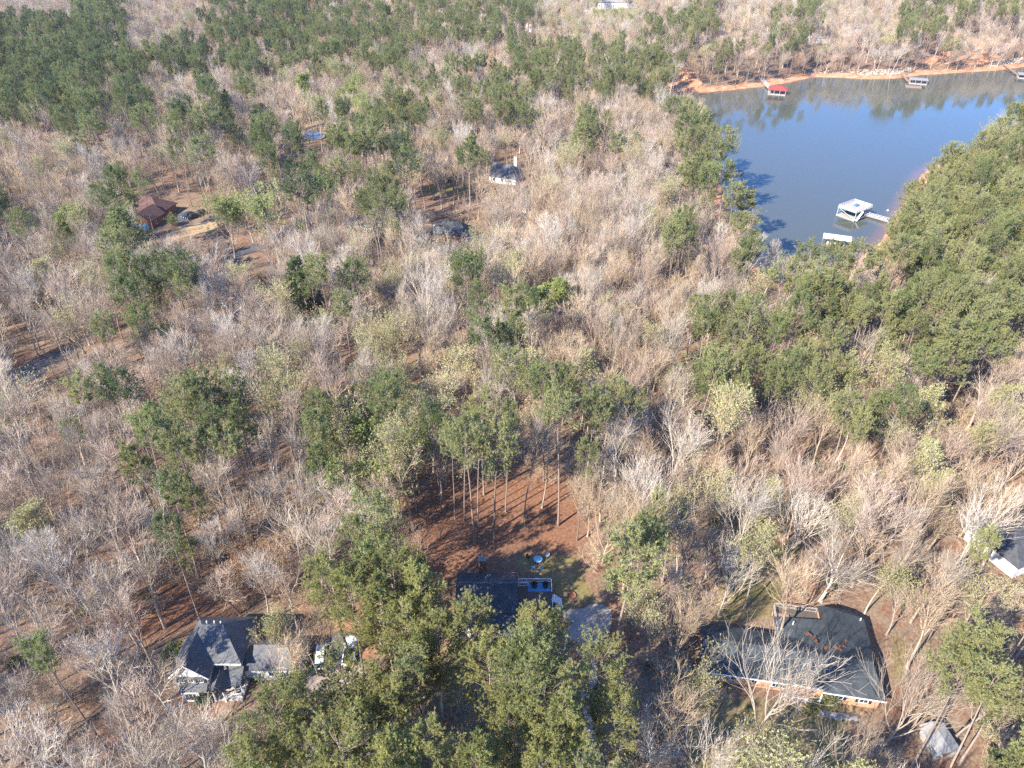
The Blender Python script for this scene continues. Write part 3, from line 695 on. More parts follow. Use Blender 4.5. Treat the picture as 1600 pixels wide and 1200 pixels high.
for k, v, x, y, r, lab in [
    ('beech', 1, 408, 868, 50, 'copper-tan tree still holding dry leaves above the white two-storey house'),
    ('bare_grey', 2, 1425, 1085, 66, 'spreading pale-limbed bare tree at the ranch house corner'), ('bare_white', 4, 1312, 862, 66, 'wide white bare tree behind the ranch house'), ('bare_white', 2, 1030, 765, 60, 'bright white bare tree behind the broad pine'),
    ('bud_pale', 2, 1025, 960, 50, 'pale budding tree right of the concrete parking pad'), ('bud_pale', 3, 412, 985, 36, 'pale yellow budding tree beside the two-storey house garage'), ('bud_green', 0, 600, 822, 30, 'pale yellow-green tree by the pine straw slope'),
    ('bud_green', 1, 568, 690, 44, 'bright green leafing tree left of the twin pines'), ('bud_green', 2, 540, 725, 30, 'low leafing green tree beneath the bright green one'), ('bud_pale', 0, 670, 645, 34, 'pale budding tree with forked trunk left of the twin pines'),
    ('bud_green', 1, 350, 332, 32, 'yellow-green willow nearest the parked dark cars'), ('bud_green', 2, 384, 325, 32, 'yellow-green willow at the middle of its row'), ('bud_green', 0, 418, 320, 30, 'yellow-green willow at the far end of its row'),
    ('bud_green', 2, 130, 330, 26, 'yellow-green tree left of the brown-roofed house'), ('bud_green', 3, 880, 458, 20, 'small yellow-green tree in the central bare woods'), ('bud_green', 1, 950, 492, 26, 'wide yellow-green tree in the central bare woods'), ('bud_pale', 2, 826, 502, 22, 'pale budding vase-shaped tree in the central bare woods'),
    ('bud_green', 2, 233, 662, 20, 'bright lime budding tree behind flat-topped pines'), ('bud_pale', 1, 435, 610, 40, 'large budding tree with white limbs in the left woods'), ('bud_green', 0, 520, 108, 14, 'small lime tree in front of the far pines'), ('bud_green', 0, 570, 165, 16, 'lime tree left of the pine belt'),
    ('bare_white', 1, 660, 440, 36, 'tall white bare tree in the central woods'), ('bare_grey', 4, 490, 370, 28, 'white-trunked spreading tree by the sandy clearing'), ('bare_white', 4, 395, 480, 34, 'open white bare tree at the clearing with tan ground'), ('bare_tan', 4, 1000, 555, 40, 'broad fan-shaped bare tree in the central woods'),
    ('bud_pale', 4, 840, 655, 34, 'pale green budding tree right of the twin pines'), ('bare_tan', 2, 950, 800, 50, 'low wide bare tree beside the pine straw'), ('bare_grey', 4, 235, 1050, 60, 'large bare tree left of the two-storey house'), ('bare_tan', 4, 60, 1090, 55, 'bare tree in the woods below the dull green pine'),
    ('bare_grey', 3, 1395, 860, 34, 'tall bare tree with long slanting trunk behind the ranch house'), ('bare_grey', 3, 1440, 830, 34, 'tall bare tree with slanting trunk nearer the white-walled house'), ('bud_pale', 4, 1540, 920, 44, 'olive budding tree before the white-walled house at the edge'),
    ('bud_pale', 5, 1505, 500, 26, 'pale yellow-green tree among lakeside pines'), ('bare_white', 2, 1390, 450, 28, 'white bare tree in a gap between lakeside pines'), ('bare_white', 1, 1350, 440, 24, 'white bare tree left in the gap between lakeside pines'), ('bare_white', 5, 1205, 400, 20, 'white bare tree at the water by the lakeside pines'),
    ('bare_grey', 1, 40, 985, 50, None),
    ('bare_grey', 2, 250, 1135, 52, None),
    ('bare_pink', 1, 330, 1150, 46, None),
    ('bare_grey', 4, 372, 1185, 44, None),
    ('bare_white', 2, 15, 1060, 50, None),
    ('bare_grey', 1, 120, 935, 42, None),
    ('bare_pink', 0, 200, 960, 36, None),
    ('bare_grey', 1, 25, 905, 44, None),
    ('bare_white', 0, 90, 860, 44, None),
    ('bare_grey', 4, 160, 800, 46, None),
    ('bare_pink', 2, 60, 770, 46, None),
    ('bare_grey', 1, 215, 1190, 56, None),
    ('bare_white', 1, 130, 1195, 52, None),
    ('bare_grey', 1, 340, 740, 40, None),
    ('bare_pink', 2, 60, 690, 40, None),
    ('bare_grey', 4, 130, 720, 40, None),
    ('bare_white', 1, 230, 790, 38, None),
    ('bare_grey', 1, 380, 800, 36, None),
    ('bare_pink', 4, 450, 850, 34, None),
    ('bare_grey', 4, 440, 760, 40, None),
    ('bare_tan', 1, 1065, 1110, 50, None),
    ('bud_pale', 2, 1085, 1050, 44, None),
    ('bare_tan', 1, 1075, 930, 46, None),
    ('bare_white', 2, 1140, 890, 44, None),
    ('bare_grey', 2, 1120, 830, 46, None),
    ('bud_pale', 0, 1190, 860, 40, None),
    ('bare_tan', 1, 1250, 900, 44, None),
    ('bare_grey', 2, 1340, 1190, 50, None),
    ('bud_pale', 4, 1190, 1165, 48, None),
    ('bare_white', 2, 1260, 1190, 50, None),
    ('bare_white', 4, 1020, 1150, 44, None),
    ('bare_white', 1, 1110, 1180, 50, None),
    ('bud_pale', 2, 1420, 920, 40, None),
    ('bare_grey', 0, 1470, 880, 40, None),
    ('bare_tan', 4, 1480, 800, 44, None),
    ('bare_tan', 2, 1540, 760, 46, None),
    ('bud_pale', 2, 1330, 780, 46, None),
    ('bare_white', 2, 1250, 800, 46, None),
    ('bare_pink', 4, 1390, 760, 44, None),
    ('bare_white', 1, 1060, 680, 40, None),
    ('bud_pale', 2, 1100, 760, 44, None),
    ('bare_white', 1, 1170, 790, 44, None),
    ('bare_tan', 2, 1010, 700, 40, None),
    ('bare_grey', 2, 985, 790, 40, None),
    ('bare_tan', 1, 452, 1032, 36, None), ('bare_grey', 2, 478, 985, 32, None), ('bare_tan', 5, 505, 960, 30, None),  ('bare_tan', 2, 830, 270, 30, None), ('bare_grey', 4, 745, 270, 26, None),
    ('bud_green', 1, 258, 648, 22, None), ('bud_green', 0, 640, 705, 28, None), ('bud_green', 2, 560, 645, 22, None), ('bud_green', 3, 480, 130, 14, None), ('bud_green', 0, 495, 165, 15, None), ('bud_green', 2, 575, 590, 22, None), ('bud_green', 1, 660, 900, 22, None), ('bud_green', 0, 300, 640, 24, None), ('bare_tan', 1, 640, 850, 30, None),
]: hero(k, v, x, y, r, lab)
for k, v, px, py, sc, sz, lab in (('pine_olive', 0, 742, 850, .92, 1.05, 'tall pine left of its twin above the orange pine straw'), ('pine_olive', 5, 772, 848, .88, 1.12, 'tall pine right of its twin above the orange pine straw'),
        ('pine_olive', 1, 872, 821, .82, 1.06, 'slim pine with long pale trunk right of the twin pines'), ('pine_olive', 4, 909, 790, .85, .98, 'second slim pine right of the twin pines'), ('bare_dark', 3, 820, 821, .8, 1.1, 'dark bare tree between the twin pines and slim pine'),
        ('bare_grey', 3, 847, 794, .7, 1.0, 'bare tree with curved trunk right of the twin pines'), ('bud_pale', 3, 647, 828, .9, 1.1, 'tall forked budding tree at the left edge of the pine straw'), ('bud_pale', 5, 626, 807, .8, 1.0, 'budding tree at the pine straw behind the forked one'),
        ('pine_green', 1, 726, 814, .5, .85, 'thin pine just behind the twin pines'), ('pine_olive', 2, 711, 812, .5, .88, 'thin pine left behind the twin pines'), ('pine_olive', 1, 747, 815, .5, .92, 'thin pine between and behind the twin pines'),
        ('bare_grey', 1, 1165, 1192, 1.25, 1.15, 'large pale many-branched tree standing in front of the ranch house'),
        ('bare_tan', 2, 918, 838, .75, .8, 'low tan bare tree at the right edge of the pine straw'), ('bare_pink', 4, 903, 800, .7, .85, 'brown bare tree behind the low tan one by the pine straw'),
        ('bare_white', 1, 958, 794, .85, 1.05, 'tall pale bare tree right of the pine straw'), ('pine_olive', 4, 790, 800, .55, .95, 'thin pine at the back of the pine straw'), ('pine_green', 1, 690, 800, .5, .9, 'thin pine left at the back of the pine straw')):
    x, y, z = W(px, py); i = put(k, v, x, y, sc, sz, z); HEROES[i] = lab
# houses and other footprints where no tree may stand
FOOT += [np.array(p, float) for p in ([(-54, 62), (-33, 62), (-33, 75), (-54, 75)], [(-10.5, 74), (9, 74), (9, 87), (-10.5, 87)], [(29, 60), (61, 60), (62, 79), (30, 79)], [(89, 85), (115, 80), (120, 105), (92, 105)],
    [(-148, 246), (-126, 246), (-126, 270), (-148, 270)], [(-30, 225), (-13, 225), (-13, 251), (-30, 251)], [(-9, 294), (7, 294), (7, 313), (-9, 313)], [(3, 86), (9, 86), (9, 94), (3, 94)])]
fx = [(f[:, 0].min() - 2, f[:, 0].max() + 2, f[:, 1].min() - 2, f[:, 1].max() + 2, f) for f in FOOT]
def blocked(x, y):
    for x0, x1, y0, y1, f in fx:
        if x0 < x < x1 and y0 < y < y1 and sdist(np.array([[x, y]]), f)[0] < 1.3: return True
    return False
YARD = Wp([(600, 930), (640, 800), (700, 765), (870, 765), (888, 800), (895, 870), (800, 880), (700, 930)])
LAWNW = [Wp(p) for p in LAWNS[:4] + TANS[:1]]
LAKEVIEW = np.array([(1112, 150), (1128, 240), (1135, 290), (1192, 340), (1215, 385), (1282, 375), (1345, 388), (1400, 340), (1432, 266), (1508, 210), (1584, 168), (1590, 128)], float)      # water the photo shows open
SUNNY = [(-76, -52, 44, 62), (14, 50, 47, 62), (-54, -46, 52, 60)]      # what stands here would shade house fronts that the photo shows sunlit
def fill(y0, y1, sp, brushp=0.0):
    rows = int((y1 - y0) / (sp * .87))
    for j in range(rows):
        yy = y0 + j * sp * .87; half = yy * .9 + 45
        n = int(2 * half / sp)
        xs = -half + (np.arange(n) + .5 * (j % 2)) * sp + rng.uniform(-.36, .36, n) * sp; ys = yy + rng.uniform(-.36, .36, n) * sp
        P = np.column_stack([xs, ys]); H = height(P); D = sdist(P, LAKE)
        for x, y, z, dd in zip(xs, ys, H, D):
            if dd < 3.5: continue
            px, py, dep = proj(x, y, z + 16)
            c = cell(px, py)
            u = rng.random()
            inframe = -60 < px < 1660
            if c in 'oW':
                if c == 'W' and dd < 60: c = 'p' if rng.random() < .5 else 'b'
                elif not inframe or py > 1230: c = 'b'
                else: continue
            if c == 's' and u < .35: continue
            if any(x0 < x < x1 and y0 < y < y1 for x0, x1, y0, y1 in SUNNY) and rng.random() < .8: continue
            if c in 'by' and u < .1: continue
            if c == 'P' and rng.random() > (.8 if px < 480 and py < 260 else .72 if px > 1180 and py > 160 else .45 if py < 90 else .55): c = 'b'
            u = rng.random()
            left = px < 560 and py > 330
            greens = (['pine_green', 'pine_dark', 'pine_green'] if (px < 480 and py < 260) else ['pine_olive', 'pine_green', 'pine_green'] if px < 900 else ['pine_olive', 'pine_olive', 'pine_green'])
            if c == 'P' or (c == 'p' and u < .5): kind = greens[rng.integers(3)]
            elif c == 'Y' and u < .65: kind = 'bud_green' if rng.random() < .6 else 'bud_pale'
            elif c == 'y' and u < .42: kind = 'bud_pale'
            elif c in 'bBsp' and u > .93: kind = 'bud_pale'
            elif c == 'T' and u < .5: kind = 'beech'
            else:
                tones = ['grey', 'pink', 'white', 'dark', 'grey', 'pink'] if left else ['grey', 'tan', 'pink', 'white', 'tan', 'grey', 'pink']
                kind = 'bare_' + tones[rng.integers(len(tones))]
            v = int(rng.integers(len(PROTO[kind]))); pr = PROTO[kind][v]
            sc = float(rng.triangular(.6, 1.05, 1.35)) if kind[:4] != 'pine' else float(rng.triangular(.5, .75, 1.0))
            sz = float(rng.triangular(.6, .95, 1.15)) if kind[:4] != 'pine' else float(rng.triangular(.7, .98, 1.1))
            r = pr[3] * sc
            if c != 'B' and HS.near(x, y, r, .45) or c == 'B' and HS.near(x, y, r, .4): continue
            if y < 420 and blocked(x, y): continue
            if any(sdist(np.array([[x, y]]), l)[0] < 0 for l in LAWNW) : continue
            if sdist(np.array([[x, y]]), YARD)[0] < 0 and u > .12: continue
            px, py, dep = proj(x, y, z + pr[4] * sz); rp = r * FPX / dep * .6; hp = .28 * pr[5] * sz * FPX / dep * .7
            bx, by, _ = proj(x, y, z)
            bad = False
            if 1080 < px < 1640 and 100 < py < 440:
                hh = .3 * pr[5] * sz * FPX / dep
                if (sdist(np.array([(px, py - hh), (px - rp, py), (px + rp, py), (px, py), (px + rp, py - .6 * hh), (px - rp, py - .6 * hh)]), LAKEVIEW) < 0).any(): continue
            for x0, y0_, x1, y1_, dm in CLEAR:
                if y < dm and ((px + rp > x0 and px - rp < x1 and py + hp > y0_ and py - hp < y1_)): bad = True; break
            if bad: continue
            put(kind, v, x, y, sc, sz, z)
fill(34, 260, 4.3)
fill(260, 480, 6.2)
fill(480, 760, 7.6)
fill(760, 1250, 10.0)
print('trees', len(trees))

# ------------------------------------------------------------------ single trees as things; the far rest as one woods object per kind
LAND = [('the white two-storey house', -47, 68), ('the deck house', -4, 80), ('the ranch house', 46, 70), ('the white-walled house', 98, 92), ('the parked pickup', -27, 71), ('the twin pines', 0, 96),
        ('the brown-roofed house', -138, 258), ('the black-roofed house', -21, 244), ('the chimney house', -2, 304), ('the two-deck dock', 140, 282), ('the round lone pine', 0, 150), ('the cone-shaped evergreen', -68, 195),
        ('the flat-topped pines', -58, 128), ('the upper small pine', 70, 130), ('the narrow grey road', -115, 168), ('the lakeside pines', 100, 195)]
def where(x, y):
    n, lx, ly = min(LAND, key=lambda l: math.hypot(l[1] - x, (l[2] - y) * .8))
    dx, dy = x - lx, y - ly
    if abs(dx) > abs(dy): s = ('far ' if abs(dx) > 22 else '') + ('left of ' if dx < 0 else 'right of ')
    else: s = ('far ' if abs(dy) > 22 else '') + ('beyond ' if dy > 0 else 'in front of ')
    return s + n
WORDS = {'bare_grey': ('bare_tree', 'bare tree', 'grey leafless tree'), 'bare_tan': ('bare_tree', 'bare tree', 'tan leafless tree'), 'bare_pink': ('bare_tree', 'bare tree', 'brown-grey leafless tree'), 'bare_white': ('bare_tree', 'bare tree', 'whitish leafless tree'), 'bare_dark': ('bare_tree', 'bare tree', 'dark leafless tree'),
         'bud_pale': ('budding_tree', 'budding tree', 'pale budding tree'), 'bud_green': ('budding_tree', 'budding tree', 'yellow-green leafing tree'), 'beech': ('dry_leaved_tree', 'tree', 'copper-leaved tree'), 'cedar': ('evergreen_tree', 'evergreen', 'dark evergreen'),
         'pine_olive': ('pine_tree', 'pine tree', 'olive-green pine'), 'pine_green': ('pine_tree', 'pine tree', 'green pine'), 'pine_full': ('pine_tree', 'pine tree', 'bushy bright green pine'), 'pine_dark': ('pine_tree', 'pine tree', 'dark green pine')}
def size_in_view(t):
    pr = PROTO[t[0]][t[1]]
    px, py, dep = proj(t[2], t[3], t[4] + pr[4] * t[8])
    if not (-20 < px < 1620 and -20 < py < 1225): return 0.0
    return t[7] / dep
byname = {}
for i, t in enumerate(trees): byname.setdefault(WORDS[t[0]][0], []).append(i)
single, mass = set(), {}
for nm, ix in byname.items():
    ix.sort(key=lambda i: -(1 if i in HEROES else 0) - size_in_view(trees[i]))
    keep = [i for i in ix[:300] if size_in_view(trees[i]) > 0]
    single.update(keep); mass[nm] = [i for i in ix if i not in set(keep)]
sets = {}
for i in single:
    if i not in HEROES:
        t = trees[i]; sets.setdefault((WORDS[t[0]][2], where(t[2], t[3])), []).append(i)
ORD = ['second', 'third', 'fourth', 'fifth', 'sixth', 'seventh', 'eighth', 'ninth', 'tenth', 'eleventh', 'twelfth', 'thirteenth', 'fourteenth', 'fifteenth', 'sixteenth', 'seventeenth', 'eighteenth']
LABEL = dict(HEROES)
def ordinals(ix, word, w):
    ix.sort(key=lambda i: proj(*trees[i][2:5])[0])
    for n, i in enumerate(ix):
        if len(ix) == 1: LABEL[i] = f'{word} {w}'
        elif n == 0: LABEL[i] = f'leftmost {word} {w}'
        elif n == len(ix) - 1: LABEL[i] = f'rightmost {word} {w}'
        else: LABEL[i] = f'{ORD[min(n - 1, 16)]} from left {word} {w}'
for (word, w), ix in sets.items():
    if len(ix) <= 18: ordinals(ix, word, w); continue
    ix.sort(key=lambda i: trees[i][3])
    k = math.ceil(len(ix) / 16)
    for j, part in enumerate(np.array_split(np.array(ix), k)):
        ordinals([int(i) for i in part], ('in the nearest row of ' if j == 0 else f'in {ORD[j - 1]} row of ') + word + 's', w)
for i in sorted(single):
    k, v, x, y, z, sc, rot, r, sz = trees[i]
    nm, cat, word = WORDS[k]; tm, cm = PROTO[k][v][:2]
    o = thing(nm, LABEL[i], cat, (x, y, z), rot, None if i in HEROES else f'{word}s {where(x, y)}')
    o.scale = (sc, sc, sz)
    link(bpy.data.objects.new('trunk', tm), o); link(bpy.data.objects.new('crown', cm), o)

def scatter(name, ids, label):
    """one object: the listed (mesh, x, y, z, scale, turn) as instances of their meshes"""
    meshes = []
    for t in ids:
        if t[0] not in meshes: meshes.append(t[0])
    me = bpy.data.meshes.new(name); me.from_pydata([(t[1], t[2], t[3]) for t in ids], [], [])
    for nm, ty, val in (('pick', 'INT', [meshes.index(t[0]) for t in ids]), ('size', 'FLOAT', [t[4] for t in ids]), ('tall', 'FLOAT', [t[6] for t in ids]), ('turn', 'FLOAT', [t[5] for t in ids])):
        a = me.attributes.new(nm, ty, 'POINT'); a.data.foreach_set('value', val)
    o = bpy.data.objects.new(name, me); link(o); tag(o, label, kind='stuff')
    ng = bpy.data.node_groups.new(name, 'GeometryNodeTree')
    ng.interface.new_socket('Geometry', in_out='INPUT', socket_type='NodeSocketGeometry'); ng.interface.new_socket('Geometry', in_out='OUTPUT', socket_type='NodeSocketGeometry')
    N, L = ng.nodes.new, ng.links.new
    gi, go = N('NodeGroupInput'), N('NodeGroupOutput')
    jn = N('GeometryNodeJoinGeometry'); infos = []
    for m in meshes:
        src = bpy.data.objects.new(name + '_tree', m)
        inf = N('GeometryNodeObjectInfo'); inf.inputs['Object'].default_value = src; inf.inputs['As Instance'].default_value = True; infos.append(inf)
    for inf in reversed(infos): L(inf.outputs['Geometry'], jn.inputs[0])
    ip = N('GeometryNodeInstanceOnPoints'); ip.inputs['Pick Instance'].default_value = True
    L(gi.outputs[0], ip.inputs['Points']); L(jn.outputs[0], ip.inputs['Instance'])
    def at(nm, ty):
        a = N('GeometryNodeInputNamedAttribute'); a.data_type = ty; a.inputs['Name'].default_value = nm; return a.outputs['Attribute']
    L(at('pick', 'INT'), ip.inputs['Instance Index'])
    cx = N('ShaderNodeCombineXYZ'); L(at('turn', 'FLOAT'), cx.inputs['Z']); L(cx.outputs[0], ip.inputs['Rotation'])
    sx = N('ShaderNodeCombineXYZ'); sa = at('size', 'FLOAT'); L(sa, sx.inputs['X']); L(sa, sx.inputs['Y']); L(at('tall', 'FLOAT'), sx.inputs['Z']); L(sx.outputs[0], ip.inputs['Scale']); L(ip.outputs[0], go.inputs[0])
    md = o.modifiers.new('scatter', 'NODES'); md.node_group = ng
    return o
for nm, word in (('bare_tree', 'bare'), ('pine_tree', 'pine'), ('budding_tree', 'budding')):
    if mass.get(nm):
        scatter({'bare_tree': 'bare_woods', 'pine_tree': 'pine_woods', 'budding_tree': 'budding_woods'}[nm], [(PROTO[trees[i][0]][trees[i][1]][2], *trees[i][2:7], trees[i][8]) for i in mass[nm]],
                {'bare_tree': 'leafless grey and tan woods stretching into the distance', 'pine_tree': 'green pines of the distant woods and far shore', 'budding_tree': 'pale budding trees scattered through the distant woods'}[nm])
# undergrowth: bare brush and saplings on the forest floor
br = []
for y0, y1, sp in ((36, 150, 2.6), (150, 330, 4.2)):
    for yy in np.arange(y0, y1, sp):
        half = yy * .8 + 30; n = int(2 * half / sp)
        xs = np.linspace(-half, half, n) + rng.uniform(-1, 1, n) * sp; ys = yy + rng.uniform(-1, 1, n) * sp
        P = np.column_stack([xs, ys]); H = height(P); D = sdist(P, LAKE)
        dens = .5 + .5 * np.sin(xs / 9 + 2) * np.sin(ys / 11)
        for x, y, z, d, dn in zip(xs, ys, H, D, dens):
            if d < 3 or rng.random() > .35 + .6 * dn: continue
            px, py, _ = proj(x, y, z)
            if cell(px, py - 20) in 'o' and -40 < px < 1640: continue
            if blocked(x, y) or any(sdist(np.array([[x, y]]), l)[0] < 1 for l in LAWNW) or (660 < px < 900 and 760 < py < 880): continue
            k = 'green_bush' if rng.random() < .05 else 'brush'
            v = int(rng.integers(len(PROTO[k])))
            q_ = float(rng.uniform(.5, 1.25)); br.append((PROTO[k][v][2], x, y, z, q_, float(rng.uniform(0, 6.28)), q_))
print('brush', len(br))
scatter('undergrowth', br, 'bare brush and saplings on the forest floor')
#HOUSES
# ------------------------------------------------------------------ house parts
def window(parent, x, y, z, w, h, rz=0.0, shut=False, mull=1):
    """a window on a wall face at x, y, z whose outside is local -Y turned by RZ"""
    c, s = math.cos(rz), math.sin(rz)
    T = lambda u, d: (x + u * c + d * s, y + u * s - d * c)
    f = MB(); t = .11
    for u, zz, ww, hh in ((-w / 2, z, t, h), (w / 2, z, t, h), (0, z - h / 2, w + t, t), (0, z + h / 2, w + t, t), *[(w * (k / (mull + 1) - .5), z, .05, h - t) for k in range(1, mull + 1)]):
        a = T(u, .03); f.box(a[0], a[1], zz, ww, .1, hh, rz)
    fr = f.build('window', M['trim_white'], parent)
    a = T(0, .015); MB().box(a[0], a[1], z, w - .06, .03, h - .06, rz).build('pane', M['glass'], fr)
    if shut:
        for k in (-1, 1):
            a = T(k * (w / 2 + .32), .03); MB().box(a[0], a[1], z, .4, .06, h + .1, rz).build('shutter', M['shutter'], parent)
    return fr
def door(parent, x, y, z, w, h, m, rz=0.0):
    c, s = math.cos(rz), math.sin(rz)
    d = MB().box(x + .03 * s, y - .03 * c, z + h / 2, w, .08, h, rz).build('door', m, parent)
    MB().box(x + .09 * s + w * .36 * c, y - .09 * c + w * .36 * s, z + 1.0, .08, .06, .08, rz).build('handle', M['metal'], d)
    return d
def railing(parent, pts, z, hgt=.95, m=None, every=1.6):
    m = m or M['trim_white']; r = MB(); n_ = MB()
    for (ax, ay), (bx, by) in zip(pts, pts[1:]):
        r.bar((ax, ay, z + hgt), (bx, by, z + hgt), .1, .08); r.bar((ax, ay, z + .15), (bx, by, z + .15), .07, .06)
        L_ = math.hypot(bx - ax, by - ay); k = max(1, int(L_ / .22))
        for i in range(1, k): n_.bar((ax + (bx - ax) * i / k, ay + (by - ay) * i / k, z + .16), (ax + (bx - ax) * i / k, ay + (by - ay) * i / k, z + hgt - .03), .045)
        q = max(1, round(L_ / every))
        for i in range(q + 1): r.box(ax + (bx - ax) * i / q, ay + (by - ay) * i / q, z + hgt / 2, .12, .12, hgt + .12)
    o = r.build('railing', m, parent); tag(n_.build('balusters', m, o), kind='stuff')
    return o
def vents(parent, pts):
    for x, y, z in pts: MB().cyl(x, y, z - .3, z + .45, .1, n=8).build('vent_pipe', M['trim_white'], parent)
def chimney(parent, x, y, z0, z1, w, d, m):
    c = MB().box(x, y, (z0 + z1) / 2, w, d, z1 - z0).build('chimney', m, parent)
    MB().box(x, y, z1 + .06, w + .2, d + .2, .12).build('cap', M['concrete'], c)
    MB().cyl(x, y, z1 + .12, z1 + .55, .16, n=8).build('flue', M['metal'], c)

# --- white two-storey house
A = thing('house', 'white two-storey house with grey hip roof and gabled front wing', 'house', (-47, 68, 0))
ax, ay = -47, 68
def A_(x, y): return (x - ax, y - ay)
w = MB().span(-51.4 - ax, -42.9 - ax, 66.6 - ay, 74.0 - ay, -.3, 5.3).build('wall', M['siding_white'], A)
w2 = MB(); w2.span(-52.2 - ax, -47.2 - ax, 63.9 - ay, 66.6 - ay, -.3, 5.35)
w2.poly([(-52.2 - ax, 63.9 - ay, 5.35), (-47.2 - ax, 63.9 - ay, 5.35), (-49.7 - ax, 63.9 - ay, 8.2), (-52.2 - ax, 66.4 - ay, 5.35), (-47.2 - ax, 66.4 - ay, 5.35), (-49.7 - ax, 66.4 - ay, 8.2)], [(0, 1, 2), (5, 4, 3), (0, 3, 4, 1), (1, 4, 5, 2), (2, 5, 3, 0)])
w2.build('wall', M['siding_white'], A, label='white clapboard front gable wall')
MB().gable(-52.0 - ax, -42.3 - ax, 65.9 - ay, 74.6 - ay, 5.55, 9.4, 'x', .22, 3.0, 3.4).build('roof', M['shingle_grey'], A)
MB().gable(-52.8 - ax, -46.6 - ax, 63.4 - ay, 70.3 - ay, 5.5, 8.75, 'y', .22, 0, 0).build('roof', M['shingle_grey'], A, label='grey gable roof over the front wing')
tr_ = MB()
for s_ in (-1, 1): tr_.bar((-49.7 - ax + s_ * 3.12, 63.36 - ay, 5.34), (-49.7 - ax, 63.36 - ay, 8.62), .08, .26)
tr_.bar((-46.9 - ax, 65.84 - ay, 5.42), (-42.3 - ax, 65.84 - ay, 5.42), .08, .24)
tr_.build('trim', M['trim_white'], A)
MB().box(-49.7 - ax, 63.86 - ay, 7.0, .7, .06, .8).build('gable_vent', M['trim_white'], A)
MB().span(-52.3 - ax, -47.1 - ax, 63.35 - ay, 63.86 - ay, 5.05, 5.22).build('eave_trim', M['shingle_grey'], A)
for x in (-51.2, -49.7, -48.2): window(A, x - ax, 63.9 - ay, 4.3, .75, 1.2, shut=x != -49.7)
bay = MB().span(-51.4 - ax, -48.7 - ax, 62.9 - ay, 63.9 - ay, -.2, 2.7).build('bay', M['siding_white'], A)
MB().poly([(-51.7 - ax, 62.75 - ay, 2.72), (-47.3 - ax, 62.75 - ay, 2.72), (-47.3 - ax, 63.88 - ay, 3.55), (-51.7 - ax, 63.88 - ay, 3.55), (-51.7 - ax, 63.88 - ay, 2.72), (-47.3 - ax, 63.88 - ay, 2.72)], [(0, 1, 2, 3), (0, 4, 5, 1), (0, 3, 4), (1, 5, 2), (2, 5, 4, 3)]).build('bay_roof', M['shingle_grey'], A)
window(A, -50.0 - ax, 62.9 - ay, 1.35, 1.9, 1.9, mull=2)
# porch with its small gable
MB().poly([(-47.0 - ax, 63.6 - ay, 2.75), (-42.4 - ax, 64.0 - ay, 2.75), (-42.4 - ax, 66.58 - ay, 3.9), (-47.0 - ax, 66.58 - ay, 3.9), (-47.0 - ax, 66.58 - ay, 2.6), (-42.4 - ax, 66.58 - ay, 2.6), (-47.0 - ax, 63.6 - ay, 2.6), (-42.4 - ax, 64.0 - ay, 2.6)], [(0, 1, 2, 3), (6, 4, 5, 7), (0, 6, 7, 1), (0, 3, 4, 6), (1, 7, 5, 2), (2, 5, 4, 3)]).build('porch_roof', M['shingle_grey'], A)
MB().gable(-46.6 - ax, -44.6 - ax, 62.6 - ay, 65.6 - ay, 2.95, 4.6, 'y', .16).build('entry_roof', M['shingle_grey'], A)
for x, y in ((-46.4, 62.9), (-44.8, 62.9), (-43.6, 64.2), (-42.6, 64.3)): MB().cyl(x - ax, y - ay, 0, 2.78, .13, n=8).build('column', M['trim_white'], A)
MB().span(-47.1 - ax, -42.3 - ax, 63.0 - ay, 66.55 - ay, -.3, .3).build('porch_floor', M['wood_grey'], A)
railing(A, [A_(-44.6, 63.2), A_(-42.4, 63.6), A_(-42.4, 65.9)], .3, .9)
door(A, -45.7 - ax, 66.6 - ay, .3, 1.0, 2.1, M['shutter'])
window(A, -43.9 - ax, 66.6 - ay, 1.7, .9, 1.3); window(A, -45.2 - ax, 66.6 - ay, 4.6, .8, 1.0)
MB().span(-42.88 - ax, -40.9 - ax, 66.9 - ay, 70.6 - ay, -.3, 2.9).build('breezeway', M['siding_white'], A)
MB().gable(-42.8 - ax, -40.6 - ax, 66.4 - ay, 71.0 - ay, 3.0, 4.3, 'x', .18).build('roof', M['shingle_grey'], A, label='low grey roof joining house and garage')
MB().span(-40.88 - ax, -34.3 - ax, 66.7 - ay, 71.8 - ay, -.3, 2.9).build('garage', M['siding_white'], A)
MB().gable(-41.3 - ax, -33.8 - ax, 66.2 - ay, 72.3 - ay, 3.1, 5.6, 'x', .2, 0, 2.4).build('roof', M['shingle_grey'], A, label='pale grey garage roof')
MB().gend(-40.88 - ax, 66.7 - ay, 71.8 - ay, 2.88, 5.2).build('gable_wall', M['siding_white'], A)
MB().bar((-41.3 - ax, 66.14 - ay, 3.0), (-33.8 - ax, 66.14 - ay, 3.0), .08, .24).build('gutter', M['trim_white'], A)
window(A, -38.5 - ax, 66.7 - ay, 1.6, 1.0, 1.2); window(A, -36.2 - ax, 66.7 - ay, 1.6, 1.0, 1.2)
MB().box(-34.25 - ax, 69.2 - ay, 1.15, .08, 3.6, 2.3).build('garage_door', M['trim_white'], A)
vents(A, [(-48.6 - ax, 71.0 - ay, 8.8), (-47.4 - ax, 71.0 - ay, 8.8), (-46.4 - ax, 71.0 - ay, 8.7)])

